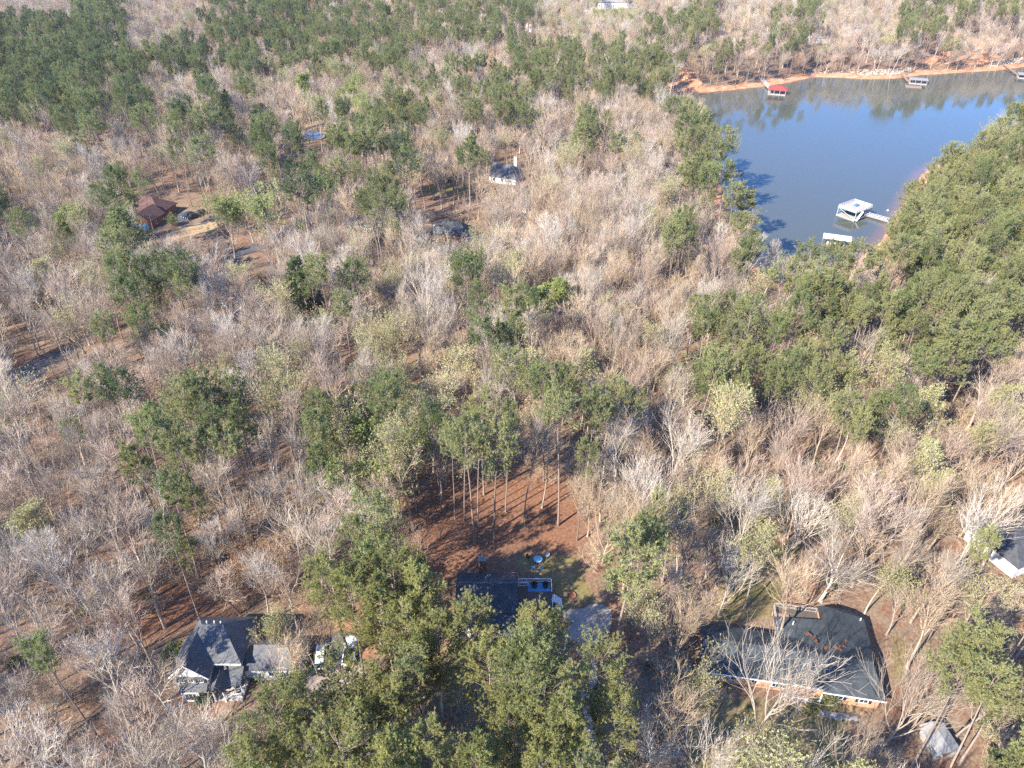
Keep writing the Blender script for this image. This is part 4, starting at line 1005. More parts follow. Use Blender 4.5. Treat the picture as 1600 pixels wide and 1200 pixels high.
# --- house with the deck
B = thing('house', 'small dark-roofed house with brick chimney and white-railed deck', 'house', (-4, 81, 0))
bx, by = -4, 81
wl = MB(); wl.span(-9.1 - bx, .4 - bx, 77.5 - by, 84.9 - by, -.3, 3.4)
for x in (-9.1, .3):
    wl.poly([(x - bx, 77.6 - by, 3.4), (x - bx, 84.8 - by, 3.4), (x - bx, 81.2 - by, 5.7), (x + .1 - bx, 77.6 - by, 3.4), (x + .1 - bx, 84.8 - by, 3.4), (x + .1 - bx, 81.2 - by, 5.7)], [(0, 2, 1), (3, 4, 5), (0, 1, 4, 3), (1, 2, 5, 4), (2, 0, 3, 5)])
wl.build('wall', M['siding_white'], B)
MB().gable(-9.7 - bx, 1.0 - bx, 76.9 - by, 85.5 - by, 3.6, 6.1, 'x', .2).build('roof', M['shingle_dark'], B)
MB().bar((-9.7 - bx, 81.2 - by, 6.12), (1.0 - bx, 81.2 - by, 6.12), .3, .05).build('ridge_cap', M['shingle_grey'], B)
MB().bar((-9.7 - bx, 85.56 - by, 3.5), (1.0 - bx, 85.56 - by, 3.5), .1, .16).build('gutter', M['brick_red'], B)
MB().poly([(-9.6 - bx, 74.5 - by, 2.7), (.9 - bx, 74.5 - by, 2.7), (.9 - bx, 77.2 - by, 3.35), (-9.6 - bx, 77.2 - by, 3.35), (-9.6 - bx, 77.2 - by, 3.2), (.9 - bx, 77.2 - by, 3.2), (-9.6 - bx, 74.5 - by, 2.55), (.9 - bx, 74.5 - by, 2.55)], [(0, 1, 2, 3), (6, 4, 5, 7), (0, 6, 7, 1), (0, 3, 4, 6), (1, 7, 5, 2), (2, 5, 4, 3)]).build('porch_roof', M['shingle_dark'], B)
MB().span(-9.5 - bx, .8 - bx, 74.6 - by, 77.48 - by, -.3, .4).build('porch_floor', M['wood_grey'], B)
for x in np.linspace(-9.3, .6, 6): MB().box(x - bx, 74.8 - by, 1.5, .18, .18, 2.2).build('post', M['trim_white'], B)
railing(B, [(-9.3 - bx, 74.8 - by), (-5.2 - bx, 74.8 - by)], .4); railing(B, [(-3.6 - bx, 74.8 - by), (.6 - bx, 74.8 - by)], .4)
for x in (-7.6, -5.8, -2.2, -.7): window(B, x - bx, 77.5 - by, 1.9, 1.0, 1.5, shut=True)
door(B, -4.2 - bx, 77.5 - by, .4, 1.0, 2.1, M['brick_red'])
chimney(B, -5.3 - bx, 86.1 - by, -.3, 6.6, 1.3, .95, M['brick_red'])
vents(B, [(-4.6 - bx, 82.9 - by, 5.1), (-4.3 - bx, 83.7 - by, 4.6), (-3.9 - bx, 83.9 - by, 4.5)])
dk = MB().span(1.05 - bx, 7.2 - bx, 79.6 - by, 85.2 - by, 1.25, 1.5).build('deck', M['deck_dark'], B)
for x in (1.4, 4.2, 7.0):
    for y in (79.9, 85.0): MB().box(x - bx, y - by, .5, .16, .16, 1.6).build('post', M['wood_grey'], dk)
railing(B, [(1.2 - bx, 85.1 - by), (7.1 - bx, 85.1 - by), (7.1 - bx, 83.0 - by)], 1.5)
railing(B, [(1.2 - bx, 84.2 - by), (2.9 - bx, 84.2 - by)], 1.5)
st = MB()
for i in range(4): st.span(7.25 + .42 * i - bx, 7.67 + .42 * i - bx, 81.0 - by, 82.7 - by, 1.05 - .35 * i, 1.15 - .35 * i)
st.build('steps', M['trim_white'], B)
railing(B, [(7.1 - bx, 80.9 - by), (7.1 - bx, 79.7 - by)], 1.5)
tag(MB().span(2.9, 6.9, 83.0, 84.9, 1.51, 1.53).build('rug', M['rug_blue']), 'blue rug lying on the white-railed deck', 'rug')
def chair(x, y, z, rz, m, label, group=None):
    t = thing('garden_chair', label, 'chair', (x, y, z), rz, group)
    MB().box(0, 0, .42, .56, .54, .07).build('seat', m, t); MB().poly([(-.28, .22, .42), (.28, .22, .42), (.28, .29, .42), (-.28, .29, .42), (-.28, .36, 1.0), (.28, .36, 1.0), (.28, .42, 1.0), (-.28, .42, 1.0)], [(0, 1, 5, 4), (1, 2, 6, 5), (2, 3, 7, 6), (3, 0, 4, 7), (4, 5, 6, 7)]).build('backrest', m, t)
    for a in (-1, 1):
        MB().box(a * .29, .03, .62, .06, .5, .05).build('armrest', m, t)
        for b in (-1, 1): MB().box(a * .25, b * .23, .2, .06, .06, .4).build('leg', m, t)
    return t
def round_chair(x, y, z, rz, label):
    t = thing('lounge_chair', label, 'chair', (x, y, z), rz)
    MB().cyl(0, 0, .12, .42, .42, .48, 12).build('seat', M['black'], t)
    b = MB(); pts = []
    for i in range(9):
        a = math.pi * (-.05 + 1.1 * i / 8)
        for r, zz in ((.5, .4), (.58, .9), (.5, .9), (.43, .4)): pts.append((r * math.cos(a), r * math.sin(a), zz))
    b.poly(pts, [(4 * i + j, 4 * i + 4 + j, 4 * i + 4 + (j + 1) % 4, 4 * i + (j + 1) % 4) for i in range(8) for j in range(4)] + [(0, 1, 2, 3), (35, 34, 33, 32)]).build('backrest', M['black'], t)
    for a in range(4): MB().cyl(.3 * math.cos(a * 1.57 + .8), .3 * math.sin(a * 1.57 + .8), 0, .14, .035, n=6).build('leg', M['black'], t)
round_chair(4.0, 84.0, 1.53, .3, 'dark round chair at the middle of the blue deck rug')
round_chair(6.0, 84.0, 1.53, -.5, 'dark round chair at the railing corner of the blue deck rug')
tb = thing('patio_table', 'round blue-topped patio table on the lawn behind the deck', 'table', (4.9, 91.2, 0))
MB().cyl(0, 0, .7, .75, .85, n=20).build('tabletop', mat('table_blue', (.25, .5, .68), .3, .1, 2), tb); MB().cyl(0, 0, 0, .7, .06, n=8).build('leg', M['metal'], tb); MB().cyl(0, 0, 0, .06, .35, n=12).build('base', M['metal'], tb)
chair(4.0, 89.5, 0, math.pi, M['blue'], 'blue garden chair left of two in front of the patio table')
chair(5.6, 89.3, 0, math.pi, M['blue'], 'blue garden chair right of two in front of the patio table')
chair(6.7, 92.3, 0, -.9, M['trim_white'], 'white garden chair behind the round patio table')
chair(3.1, 92.0, 0, 1.0, M['black'], 'dark garden chair beside the round patio table')
lg = MB()
tag(MB().bar((-12.5, 85.5, .22), (-11.2, 83.0, .2), .42, .4).build('log', M['wood'], bevel=.1), 'cut log lying on pine straw left of the dark-roofed house', 'log')
fp = thing('fire_pit', 'round rusty fire pit on the shaded lawn beside the deck', 'fire pit', (10.7, 83.2, 0))
pts = [(r * math.cos(i * math.pi / 8), r * math.sin(i * math.pi / 8), z) for r, z in ((.85, 0), (.85, .3), (.65, .3), (.65, .05)) for i in range(16)]
MB().poly(pts, [(16 * k + i, 16 * k + (i + 1) % 16, 16 * k + 16 + (i + 1) % 16, 16 * k + 16 + i) for k in range(3) for i in range(16)]).build('ring', M['brick_red'], fp)
MB().cyl(0, 0, 0, .08, .66, n=16).build('ash_bed', M['rust_leaf'], fp)

# --- ranch house
C_ = thing('house', 'large ranch house with dark roof and tan brick front', 'house', (30, 66.5, 0), -R(9.9))
wl = MB(); wl.span(.4, 18.6, .5, 8.6, -.3, 2.75); wl.span(18.6, 27.2, -.1, 8.5, -.3, 2.85)
wl.span(13.5, 20.4, 8.6, 12.1, -.3, 2.7); wl.span(20.4, 27.2, 8.5, 15.3, -.3, 2.75)
wl.build('wall', M['brick_tan'], C_)
MB().gable(-.1, 18.9, -.15, 9.1, 2.95, 5.35, 'x', .2).build('roof', M['shingle_blue'], C_, label='dark left wing roof')
MB().gable(18.5, 27.7, -.7, 9.3, 3.05, 5.5, 'x', .2, 0, 1.6).build('roof', M['shingle_blue'], C_, label='dark blue-grey right front roof')
b = MB()      # rear wing: left slope ends at the deck, right slope hipped at the back
zr = 5.42
b.poly([(12.7, 6.0, 2.98), (20.4, 4.2, zr), (20.4, 14.2, zr), (20.4, 12.45, 3.9), (12.7, 12.45, 2.98), (27.7, 4.5, 3.0), (27.7, 14.6, 3.0), (25.5, 15.95, 3.0), (20.4, 15.95, 3.0),
        (12.7, 6.0, 2.78), (12.7, 12.45, 2.78), (20.4, 12.45, 2.78), (20.4, 15.95, 2.78), (25.5, 15.95, 2.78), (27.7, 14.6, 2.78), (27.7, 4.5, 2.78)],
       [(0, 1, 3), (0, 3, 4), (1, 2, 3), (1, 5, 6, 2), (2, 6, 7), (2, 7, 8), (3, 2, 8), (0, 4, 10, 9), (4, 3, 11, 10), (3, 8, 12, 11), (8, 7, 13, 12), (7, 6, 14, 13), (6, 5, 15, 14), (9, 10, 11, 12, 13, 14, 15)])
b.build('roof', M['shingle_blue'], C_, label='dark rear wing roof')
for (a0, a1), lab in (((( 17.2, 8.6, 4.42), (20.0, 5.6, 5.4)), 'left'), (((21.2, 5.9, 5.25), (23.4, 8.1, 4.5)), 'right')):
    v0, v1 = Vector(a0), Vector(a1); n_ = MB()
    for i in range(9):
        t_ = i / 8; p_ = v0.lerp(v1, t_); w_ = .34 * (.5 + abs(math.sin(3 * t_ + 1)))
        n_.box(p_.x + random.uniform(-.3, .3), p_.y + random.uniform(-.3, .3), p_.z + .02, w_ * random.uniform(.6, 1.9), w_ * random.uniform(.5, 1.2), .1, .8 if lab == 'left' else -.7)
    tag(n_.build('leaf_litter', M['rust_leaf'], C_), kind='stuff')
MB().gend(.4, .5, 8.6, 2.74, 4.95).gend(18.62, 0, 8.5, 2.84, 5.15).build('gable_wall', M['brick_tan'], C_)
MB().bar((-.1, -.2, 2.86), (18.5, -.2, 2.86), .1, .2).build('gutter', M['trim_white'], C_); MB().bar((18.5, -.76, 2.96), (27.7, -.76, 2.96), .1, .2).build('gutter', M['trim_white'], C_)
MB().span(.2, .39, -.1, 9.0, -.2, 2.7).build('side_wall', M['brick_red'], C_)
for x in (21.2, 24.9): window(C_, x, -.1, 1.7, 1.3, 1.25, shut=True)
for x in (1.6, 5.4, 8.6): window(C_, x, .5, 1.6, 1.0, 1.1)
window(C_, 12.4, .5, 1.5, 2.2, 1.4, mull=3)
door(C_, 16.6, .5, 0, 1.0, 2.1, M['brick_red'])
MB().span(14.2, 18.4, -1.3, .48, -.3, .35).build('porch_floor', M['brick_red'], C_)
railing(C_, [(14.3, -1.2), (18.3, -1.2)], .35, .95)
for x in (14.3, 18.3): MB().box(x, -1.0, 1.5, .16, .16, 2.5).build('post', M['trim_white'], C_)
d = MB().span(13.0, 20.35, 12.5, 15.4, 1.9, 2.1).build('deck', M['deck_dark'], C_)
for x in (13.3, 16.7, 20.0): MB().box(x, 15.1, .8, .18, .18, 2.4).build('post', M['wood_grey'], d)
railing(C_, [(13.1, 12.6), (13.1, 15.3), (20.2, 15.3)], 2.1, .95, M['wood_grey'])
MB().span(13.4, 15.4, 12.7, 13.7, 2.1, 2.5).build('bench', M['wood'], C_)
vents(C_, [(26.9, 13.9, 3.4), (22.6, 14.6, 3.9), (15.5, 11, 3.7)])
sh = thing('shed', 'small shed with pale metal roof in front of the ranch house', 'shed', (*G(1462, 1165, 0), 0), R(8))
MB().span(-1.6, 1.6, -1.9, 1.9, -.3, 2.0).build('wall', M['wood_grey'], sh); MB().gable(-1.9, 1.9, -2.3, 2.3, 2.1, 2.65, 'y', .08).build('roof', M['roof_pale'], sh); door(sh, 0, -1.9, 0, .9, 1.8, M['wood']); MB().gend(-1.9, -1.6, 1.6, 1.98, 2.45, 'y').build('gable_wall', M['wood_grey'], sh)

# --- white-walled house at the frame's edge
D_ = thing('house', 'white-walled house with dark roof at the wood edge', 'house', (92.2, 86.5, 0), R(22))
MB().span(.5, 15, .5, 11, -.3, 3.1).build('wall', M['siding_white'], D_); MB().gable(0, 15.6, 0, 11.6, 3.3, 6.3, 'x', .22, 4.6).build('roof', M['shingle_dark'], D_); MB().gend(14.85, .5, 11.1, 3.08, 5.85).build('gable_wall', M['siding_white'], D_)
MB().bar((0, -.06, 3.15), (15.6, -.06, 3.15), .1, .35).build('gutter', M['trim_white'], D_)
for x in (2.6, 6.2, 10.5): window(D_, x, .5, 1.7, 1.1, 1.4)
door(D_, 4.4, .5, 0, 1, 2.1, M['brick_red'])

# --- brown-roofed house with its court and cars
E_ = thing('house', 'brown-roofed brick house beside the paved court with dark cars', 'house', (-137, 259, h1(-137, 259)), R(-12))
MB().span(-9, 7, -5, 5.5, -1.5, 3.2).build('wall', M['brick_red'], E_); MB().gable(-9.6, 7.6, -5.6, 6.1, 3.3, 7.4, 'x', .25, 5.2, 5.8).build('roof', M['shingle_brown'], E_)
MB().span(1.0, 8.2, -12.5, -5.02, -1.5, 3.0).build('garage', M['brick_red'], E_); MB().gable(.4, 8.8, -13.1, -3.6, 3.2, 6.4, 'y', .25).build('roof', M['shingle_brown'], E_, label='brown gable roof over the garage')
gb = MB(); gb.poly([(1.0, -12.5, 3.0), (8.2, -12.5, 3.0), (4.6, -12.5, 5.9), (1.0, -12.2, 3.0), (8.2, -12.2, 3.0), (4.6, -12.2, 5.9)], [(0, 1, 2), (5, 4, 3), (0, 3, 4, 1), (1, 4, 5, 2), (2, 5, 3, 0)]).build('gable_wall', M['brick_red'], E_)
for x in (3.0, 6.2): MB().box(x, -12.55, 1.1, 2.5, .1, 2.2).build('garage_door', M['blue'], E_)
MB().box(4.6, -12.55, 4.5, .6, .1, .8).build('gable_vent', M['trim_white'], E_)
for x in (-7, -3.5, -.8): window(E_, x, -5.0, 1.7, 1.1, 1.3)
window(E_, 8.2, -9, 1.6, 1.0, 1.2, R(90))
for px_, py_, lab in ((165, 345, 'pale roof corner'), (206, 351, 'pale roof panel')): pass

def simple_house(name, label, px, py, z, sx, sy, ze, zr, rz, wall, roof, axis_='x', ins=(0, 0), wins=3):
    x, y = W(px, py)[:2]; o = thing(name, label, 'house' if name == 'house' else name, (x, y, h1(x, y)), rz)
    MB().span(-sx / 2 + .4, sx / 2 - .4, -sy / 2 + .4, sy / 2 - .4, -1.5, ze - .2).build('wall', wall, o); MB().gable(-sx / 2, sx / 2, -sy / 2, sy / 2, ze, zr, axis_, .25, *ins).build('roof', roof, o)
    gw = MB(); sl_ = (zr - ze) / (sy / 2)
    for k, q in ((0, -sx / 2 + .42), (1, sx / 2 - .57)):
        if axis_ == 'x' and ins[k] == 0: gw.gend(q, -sy / 2 + .5, sy / 2 - .5, ze - .25, zr - .3)
    if gw.v: gw.build('gable_wall', wall, o)
    for i in range(wins): window(o, (i - (wins - 1) / 2) * sx / (wins + .5), -sy / 2 + .4, ze * .5, 1.1, 1.4)
    for i in range(2): window(o, -sx / 2 + .4, (i - .5) * sy / 2.4, ze * .5, 1.1, 1.4, R(-90))
    return o
F_ = simple_house('house', 'white house with grey gable roof and chimney in the middle woods', 793, 280, 0, 13.5, 12.5, 2.8, 6.8, R(-24), M['siding_white'], M['shingle_grey'], ins=(0, 5))
chimney(F_, 1.5, 5.6, 0, 8.6, 1.3, 1.2, M['siding_white'])
G_ = simple_house('house', 'black-roofed house with white-windowed end among bare trees', 706, 372, 0, 14, 9, 3.2, 6.6, R(-8), M['brick_red'], M['shingle_dark'], ins=(3.5, 3.5))
MB().span(6.4, 9.2, -5.2, -1.5, -1, 3.0).build('sunroom', M['siding_white'], G_); MB().gable(6.1, 9.5, -5.5, -1.2, 3.1, 4.0, 'y', .15).build('roof', M['shingle_dark'], G_, label='small dark roof over the white sunroom')
for x in (7.2, 8.4): window(G_, x, -5.2, 1.8, .9, 1.5)
simple_house('garage', 'low pale-roofed garage in front of the black-roofed house', 697, 397, 0, 9.5, 7, 2.8, 4.4, R(4), M['brick_tan'], M['roof_pale'], ins=(2.6, 2.6), wins=1)
simple_house('shed', 'small pale-roofed shed in bare woods right of the black-roofed house', 812, 328, 0, 7, 5, 2.5, 3.6, R(-15), M['siding_white'], M['roof_pale'], wins=1)
for args in (('long white house at the top edge of the woods', 957, 13, 46, 14, 6, 9, 0, M['siding_white'], M['roof_pale']), ('grey-roofed house behind the far pines', 842, 48, 20, 11, 5, 8, .5, M['siding_white'], M['shingle_grey']),
             ('white gabled house left of the long white house', 880, 42, 14, 10, 5, 8.5, -.3, M['siding_white'], M['roof_pale']), ('white house among bare trees above the far shore', 1325, 54, 18, 12, 6, 9, .4, M['siding_white'], M['roof_pale']),
             ('low pale house nearer the red-roofed dock', 1278, 66, 16, 9, 4, 6.5, .2, M['siding_white'], M['roof_pale']), ('pale-roofed house beside the dark pine mass', 253, 140, 12, 9, 4, 6.5, .3, M['siding_white'], M['roof_pale']),
             ('pale house in far bare woods above the dark pines', 222, 14, 30, 12, 5, 8, .1, M['siding_white'], M['roof_pale']), ('small white house in far woods left of the lake', 990, 72, 12, 9, 5, 7.5, .2, M['siding_white'], M['roof_pale']),
             ('blue-grey roofed house in far pines', 770, 16, 22, 12, 5, 8, -.2, M['brick_tan'], M['shingle_blue']), ('small grey-roofed house in far pines below the blue-grey one', 775, 38, 12, 9, 4, 7, .2, M['siding_white'], M['shingle_grey'])):
    simple_house('house', args[0], args[1], args[2], 0, *args[3:8], M['siding_white'] if args[8] is None else args[8], args[9])
# garden pool
px_, py_ = 488, 214
P_ = Wp([(474, 208), (490, 205), (505, 210), (506, 217), (490, 220), (475, 217)])
pc = P_.mean(0); po = thing('pool', 'blue-grey garden pool in the pale sandy clearing', 'pool', (*pc, h1(*pc)))
sm = []
for i in range(18):
    a = i / 18 * 6; k = int(a); f = a - k; p0, p1, p2 = P_[k - 1], P_[k], P_[(k + 1) % 6]
    q0, q1 = (P_[k] + P_[k - 1]) / 2, (P_[k] + P_[(k + 1) % 6]) / 2
    sm.append(tuple(((1 - f) ** 2 * q0 + 2 * f * (1 - f) * P_[k] + f * f * q1) - pc))
MB().slab(sm, -1.4, .32).build('water', M['pool'], po)
ou = [(x * 1.16, y * 1.1) for x, y in sm]; n = len(sm)
MB().poly([(x, y, .4) for x, y in ou] + [(x, y, .4) for x, y in sm] + [(x, y, -1.4) for x, y in ou] + [(x, y, .2) for x, y in sm], [(i, (i + 1) % n, n + (i + 1) % n, n + i) for i in range(n)] + [(i, 2 * n + i, 2 * n + (i + 1) % n, (i + 1) % n) for i in range(n)] + [(n + i, n + (i + 1) % n, 3 * n + (i + 1) % n, 3 * n + i) for i in range(n)]).build('coping', M['concrete'], po)

# --- vehicles, nose along local +Y
def vehicle(name, label, cat, x, y, rz, paint, kind, L_=5.2, w=1.9, bedc=None):
    t = thing(name, label, cat, (x, y, h1(x, y)), rz)
    h = L_ / 2
    def loft(sec, m, nm, parent=t, bevel=.05):
        """cross sections (y, z0, z1, half width low, half width high)"""
        pts, f = [], []
        for yy, z0, z1, a, b in sec: pts += [(-a, yy, z0), (a, yy, z0), (b, yy, z1), (-b, yy, z1)]
        for i in range(len(sec) - 1): f += [(4 * i + j, 4 * i + (j + 1) % 4, 4 * i + 4 + (j + 1) % 4, 4 * i + 4 + j) for j in range(4)]
        f += [(3, 2, 1, 0), tuple(4 * (len(sec) - 1) + j for j in range(4))]
        return MB().poly(pts, f).build(nm, m, parent, bevel=bevel)
    k = w / 2
    if kind == 'pickup':
        loft([(-h, .5, .95, k * .95, k * .95), (-h + .1, .38, 1.02, k, k), (-.3, .38, 1.04, k, k), (h - 1.5, .38, 1.08, k, k), (h - .25, .4, 1.0, k, k * .94), (h, .45, .85, k * .9, k * .88)], paint, 'body')
        loft([(-.45, 1.0, 1.1, k * .95, k * .93), (-.25, 1.0, 1.72, k * .95, k * .76), (1.0, 1.0, 1.76, k * .95, k * .76), (h - 1.45, 1.0, 1.12, k * .95, k * .9)], M['glass'], 'cabin_glass')
        loft([(-.3, 1.70, 1.80, k * .8, k * .74), (.95, 1.72, 1.83, k * .8, k * .74)], paint, 'roof', bevel=.03)
        MB().span(-k * .86, k * .86, -h + .15, -.5, .98, 1.055).build('bed', bedc or M['black'], t)
        MB().span(-k * .9, k * .9, -h - .12, -h - .02, .45, .62).build('bumper', M['metal'], t)
    else:
        loft([(-h, .5, .9, k * .92, k * .9), (-h + .15, .32, 1.0, k, k), (0, .32, 1.03, k, k), (h - 1.4, .32, 1.0, k, k), (h - .2, .36, .86, k, k * .92), (h, .42, .75, k * .9, k * .85)], paint, 'body')
        loft([(-h + .1, .95, 1.05, k * .93, k * .88), (-h + .55, .95, 1.62, k * .93, k * .74), (.4, .95, 1.66, k * .93, k * .74), (h - 1.25, .95, 1.04, k * .93, k * .88)], M['glass'], 'cabin_glass')
        loft([(-h + .5, 1.6, 1.69, k * .78, k * .73), (.4, 1.62, 1.72, k * .78, k * .73)], paint, 'roof', bevel=.03)
        MB().span(-k * .9, k * .9, -h - .1, -h + .02, .42, .6).build('bumper', M['black'], t)
    for a in (-1, 1):
        MB().box(a * k * .68, h - .03, .74, .36, .1, .16).build('headlight', M['trim_white'], t)
        MB().box(a * k * .78, -h + .02, .82, .22, .1, .26).build('tail_light', M['roof_red'], t)
        MB().box(a * (k + .1), h - 1.75, 1.08, .2, .12, .15).build('mirror', paint, t)
        for yy in (-h + .95, h - .95):
            wh = MB().wheel(a * (k - .12), yy, .36, .36, .26, 14).build('wheel', M['rubber'], t)
            MB().wheel(a * (k + .012), yy, .36, .2, .02, 10).build('rim', M['metal'], wh)
    return t
vehicle('pickup_truck', 'silver-white pickup truck with dark open bed on the drive', 'pickup', -27.0, 71.6, R(3), M['car_white'], 'pickup', 5.6, 2.0)
vehicle('car', 'white car with dark windscreen parked left of the pickup', 'car', -31.6, 70.4, R(9), M['car_white'], 'car', 4.7, 1.85)
vehicle('car', 'dark blue car parked nearest the brown-roofed house', 'car', *G(297, 350, 0), R(150), M['car_navy'], 'car', 4.8, 1.95)
vehicle('pickup_truck', 'black pickup parked between two dark cars on the court', 'pickup', *G(306, 352, 0), R(140), M['car_black'], 'pickup', 5.6, 2.0)
vehicle('car', 'black car parked farthest from the brown-roofed house', 'car', *G(316, 347, 0), R(135), M['car_black'], 'car', 4.8, 1.95)
vehicle('car', 'white car half hidden by bare trees near the sandy drive', 'car', *G(572, 356, 0), R(80), M['car_white'], 'car', 4.8, 1.95)

# --- shrubs by the houses
for kind, v, px_, py_, sc, nm, lab in (('green_bush', 0, 276, 1028, 1.5, 'evergreen_shrub', 'dark evergreen shrub at the left corner of the two-storey house'), ('green_bush', 0, 323, 1098, 1.1, 'evergreen_shrub', 'round dark shrub before the two-storey house bay window'),
        ('green_bush', 1, 1292, 1102, 1.0, 'evergreen_shrub', 'round green shrub at the ranch house porch'), ('green_bush', 0, 1268, 1105, .8, 'evergreen_shrub', 'low dark shrub left of the ranch house porch steps'), ('rust_bush', 0, 803, 1024, 1.0, 'rusty_shrub', 'rust-coloured shrub before the house with the deck'),
        ('rust_bush', 0, 880, 1062, 1.3, 'rusty_shrub', 'rust-coloured shrub beside the shaded drive'), ('green_bush', 1, 272, 353, 1.6, 'evergreen_shrub', 'small bright shrub at the brown-roofed house corner'), ('green_bush', 1, 655, 905, 1.6, 'evergreen_shrub', 'bright green bush above the pines by the pine straw slope')):
    pr = PROTO[kind][v]; x, y, z = W(px_, py_)
    o = thing(nm, lab, 'shrub', (x, y, z)); o.scale = (sc,) * 3
    link(bpy.data.objects.new('trunk', pr[0]), o); link(bpy.data.objects.new('crown', pr[1]), o)

# ------------------------------------------------------------------ docks on the lake (local x along the dock)
WZ = LAKE_Z + .02
def walkway(parent, a, b, w, m, rail=None, z0=.6, z1=.9):
    a, b = Vector((*a, z0)), Vector((*b, z1)); d = (b - a); n = max(2, int(d.length / 1.0)); u = Vector((-d.y, d.x, 0)).normalized()
    wk = MB()
    for s_ in (-1, 1): wk.bar(a + u * s_ * w * .42 - Vector((0, 0, .14)), b + u * s_ * w * .42 - Vector((0, 0, .14)), .1, .18)
    o = wk.build('walkway', m, parent); pk = MB()
    ang = math.atan2(d.y, d.x); k = int(d.length / .5)
    for i in range(k):
        p = a + d * ((i + .5) / k); pk.box(p.x, p.y, p.z, .46, w, .05, ang)
    tag(pk.build('planks', m, o), kind='stuff')
    if rail:
        r = MB()
        for s_ in (-1, 1):
            r.bar(a + u * s_ * w * .48 + Vector((0, 0, 1)), b + u * s_ * w * .48 + Vector((0, 0, 1)), .08); r.bar(a + u * s_ * w * .48 + Vector((0, 0, .5)), b + u * s_ * w * .48 + Vector((0, 0, .5)), .06)
            for i in range(n // 2 + 1):
                p = a + d * (i / max(1, n // 2)) + u * s_ * w * .48; r.bar(p, p + Vector((0, 0, 1)), .08)
        r.build('handrail', rail, o)
    for i in range(0, n + 1, 4):
        p = a + d * (i / n); MB().cyl(p.x, p.y, -3, p.z, .12, n=6).build('pile', M['wood_grey'], o)
def local(o, px, py, z=LAKE_Z): 
    q = Vector((*G(px, py, z), 0)) - Vector((o.location.x, o.location.y, 0)); c, s = math.cos(-o.rotation_euler.z), math.sin(-o.rotation_euler.z)
    return (q.x * c - q.y * s, q.x * s + q.y * c)
# two-deck dock
cx, cy = np.mean([G(1312, 320, -2.5), G(1337, 311, -2.5), G(1360, 322, -2.5), G(1340, 329, -2.5)], 0)
T = thing('dock', 'two-deck white boat dock with railed sun deck and gangway', 'dock', (cx, cy, WZ), math.atan2(6.5, 9.2))
MB().span(-5.6, 5.6, -4.2, 4.2, -.3, .45).build('platform', M['wood_grey'], T)
MB().span(-1.2, 5.3, -.6, 3.9, .46, .5).build('boat_well', M['black'], T)
MB().span(-5.7, 5.7, -4.3, 4.3, 3.5, 3.68).build('sun_deck', M['wood_grey'], T)
for x in (-5.3, -1.8, 1.8, 5.3):
    for y in (-4.0, 4.0): MB().box(x, y, 2.0, .2, .2, 3.1).build('post', M['teal'], T)
br_ = MB()
for y in (-4.0, 4.0):
    for x in (-5.3, 1.8): br_.bar((x, y, .5), (x + 3.5, y, 3.4), .12)
for x in (-5.3, 5.3): br_.bar((x, -4, .5), (x, 4, 3.4), .12)
br_.build('brace', M['teal'], T)
railing(T, [(-5.5, -4.1), (5.5, -4.1), (5.5, 4.1), (-5.5, 4.1), (-5.5, -4.1)], 3.68, 1.0, M['trim_white'])
MB().poly([(-1.8, -4.35, 3.6), (-1.8, -5.1, 3.6), (-5.2, -5.1, .5), (-5.2, -4.35, .5), (-1.8, -4.35, 3.45), (-1.8, -5.1, 3.45), (-5.2, -5.1, .35), (-5.2, -4.35, .35)], [(0, 1, 2, 3), (7, 6, 5, 4), (0, 4, 5, 1), (1, 5, 6, 2), (2, 6, 7, 3), (3, 7, 4, 0)]).build('stairs', M['trim_white'], T)
walkway(T, local(T, 1347, 336), local(T, 1392, 350), 1.6, M['wood_grey'], M['trim_white'], .5, .8)
tw = T.rotation_euler.z
def onT(x, y, z): 
    c, s = math.cos(tw), math.sin(tw); return (cx + x * c - y * s, cy + x * s + y * c, WZ + z)
for x, m, lab, rz in ((-3.4, M['blue'], 'blue kayak lying on the lower floor of the two-deck dock', .15), (-.6, mat('orange', (.6, .2, .05), .5, .1, 2), 'orange kayak lying on the lower floor of the two-deck dock', .1)):
    kk = MB(); pts = []; sec = [(-1.7, .02), (-1.1, .26), (0, .36), (1.1, .26), (1.7, .02)]
    for yy, r_ in sec: pts += [(yy, -r_, .22), (yy, 0, .02), (yy, r_, .22), (yy, 0, .34)]
    kk.poly(pts, [(4 * i + j, 4 * i + (j + 1) % 4, 4 * i + 4 + (j + 1) % 4, 4 * i + 4 + j) for i in range(4) for j in range(4)])
    o = thing('kayak', lab, 'kayak', onT(x, -3.3, .45), tw + rz); kk.build('hull', m, o); MB().box(.1, 0, .33, .8, .36, .06).build('seat', M['black'], o)
tag(MB().box(0, 0, .4, 2.2, 1.4, .5).build('sun_lounger', M['blue'], bevel=.1), 'blue cushioned lounger on the upper deck of the two-deck dock', 'lounger')
bpy.data.objects['sun_lounger'].location = onT(1.5, .5, 3.6); bpy.data.objects['sun_lounger'].rotation_euler.z = tw
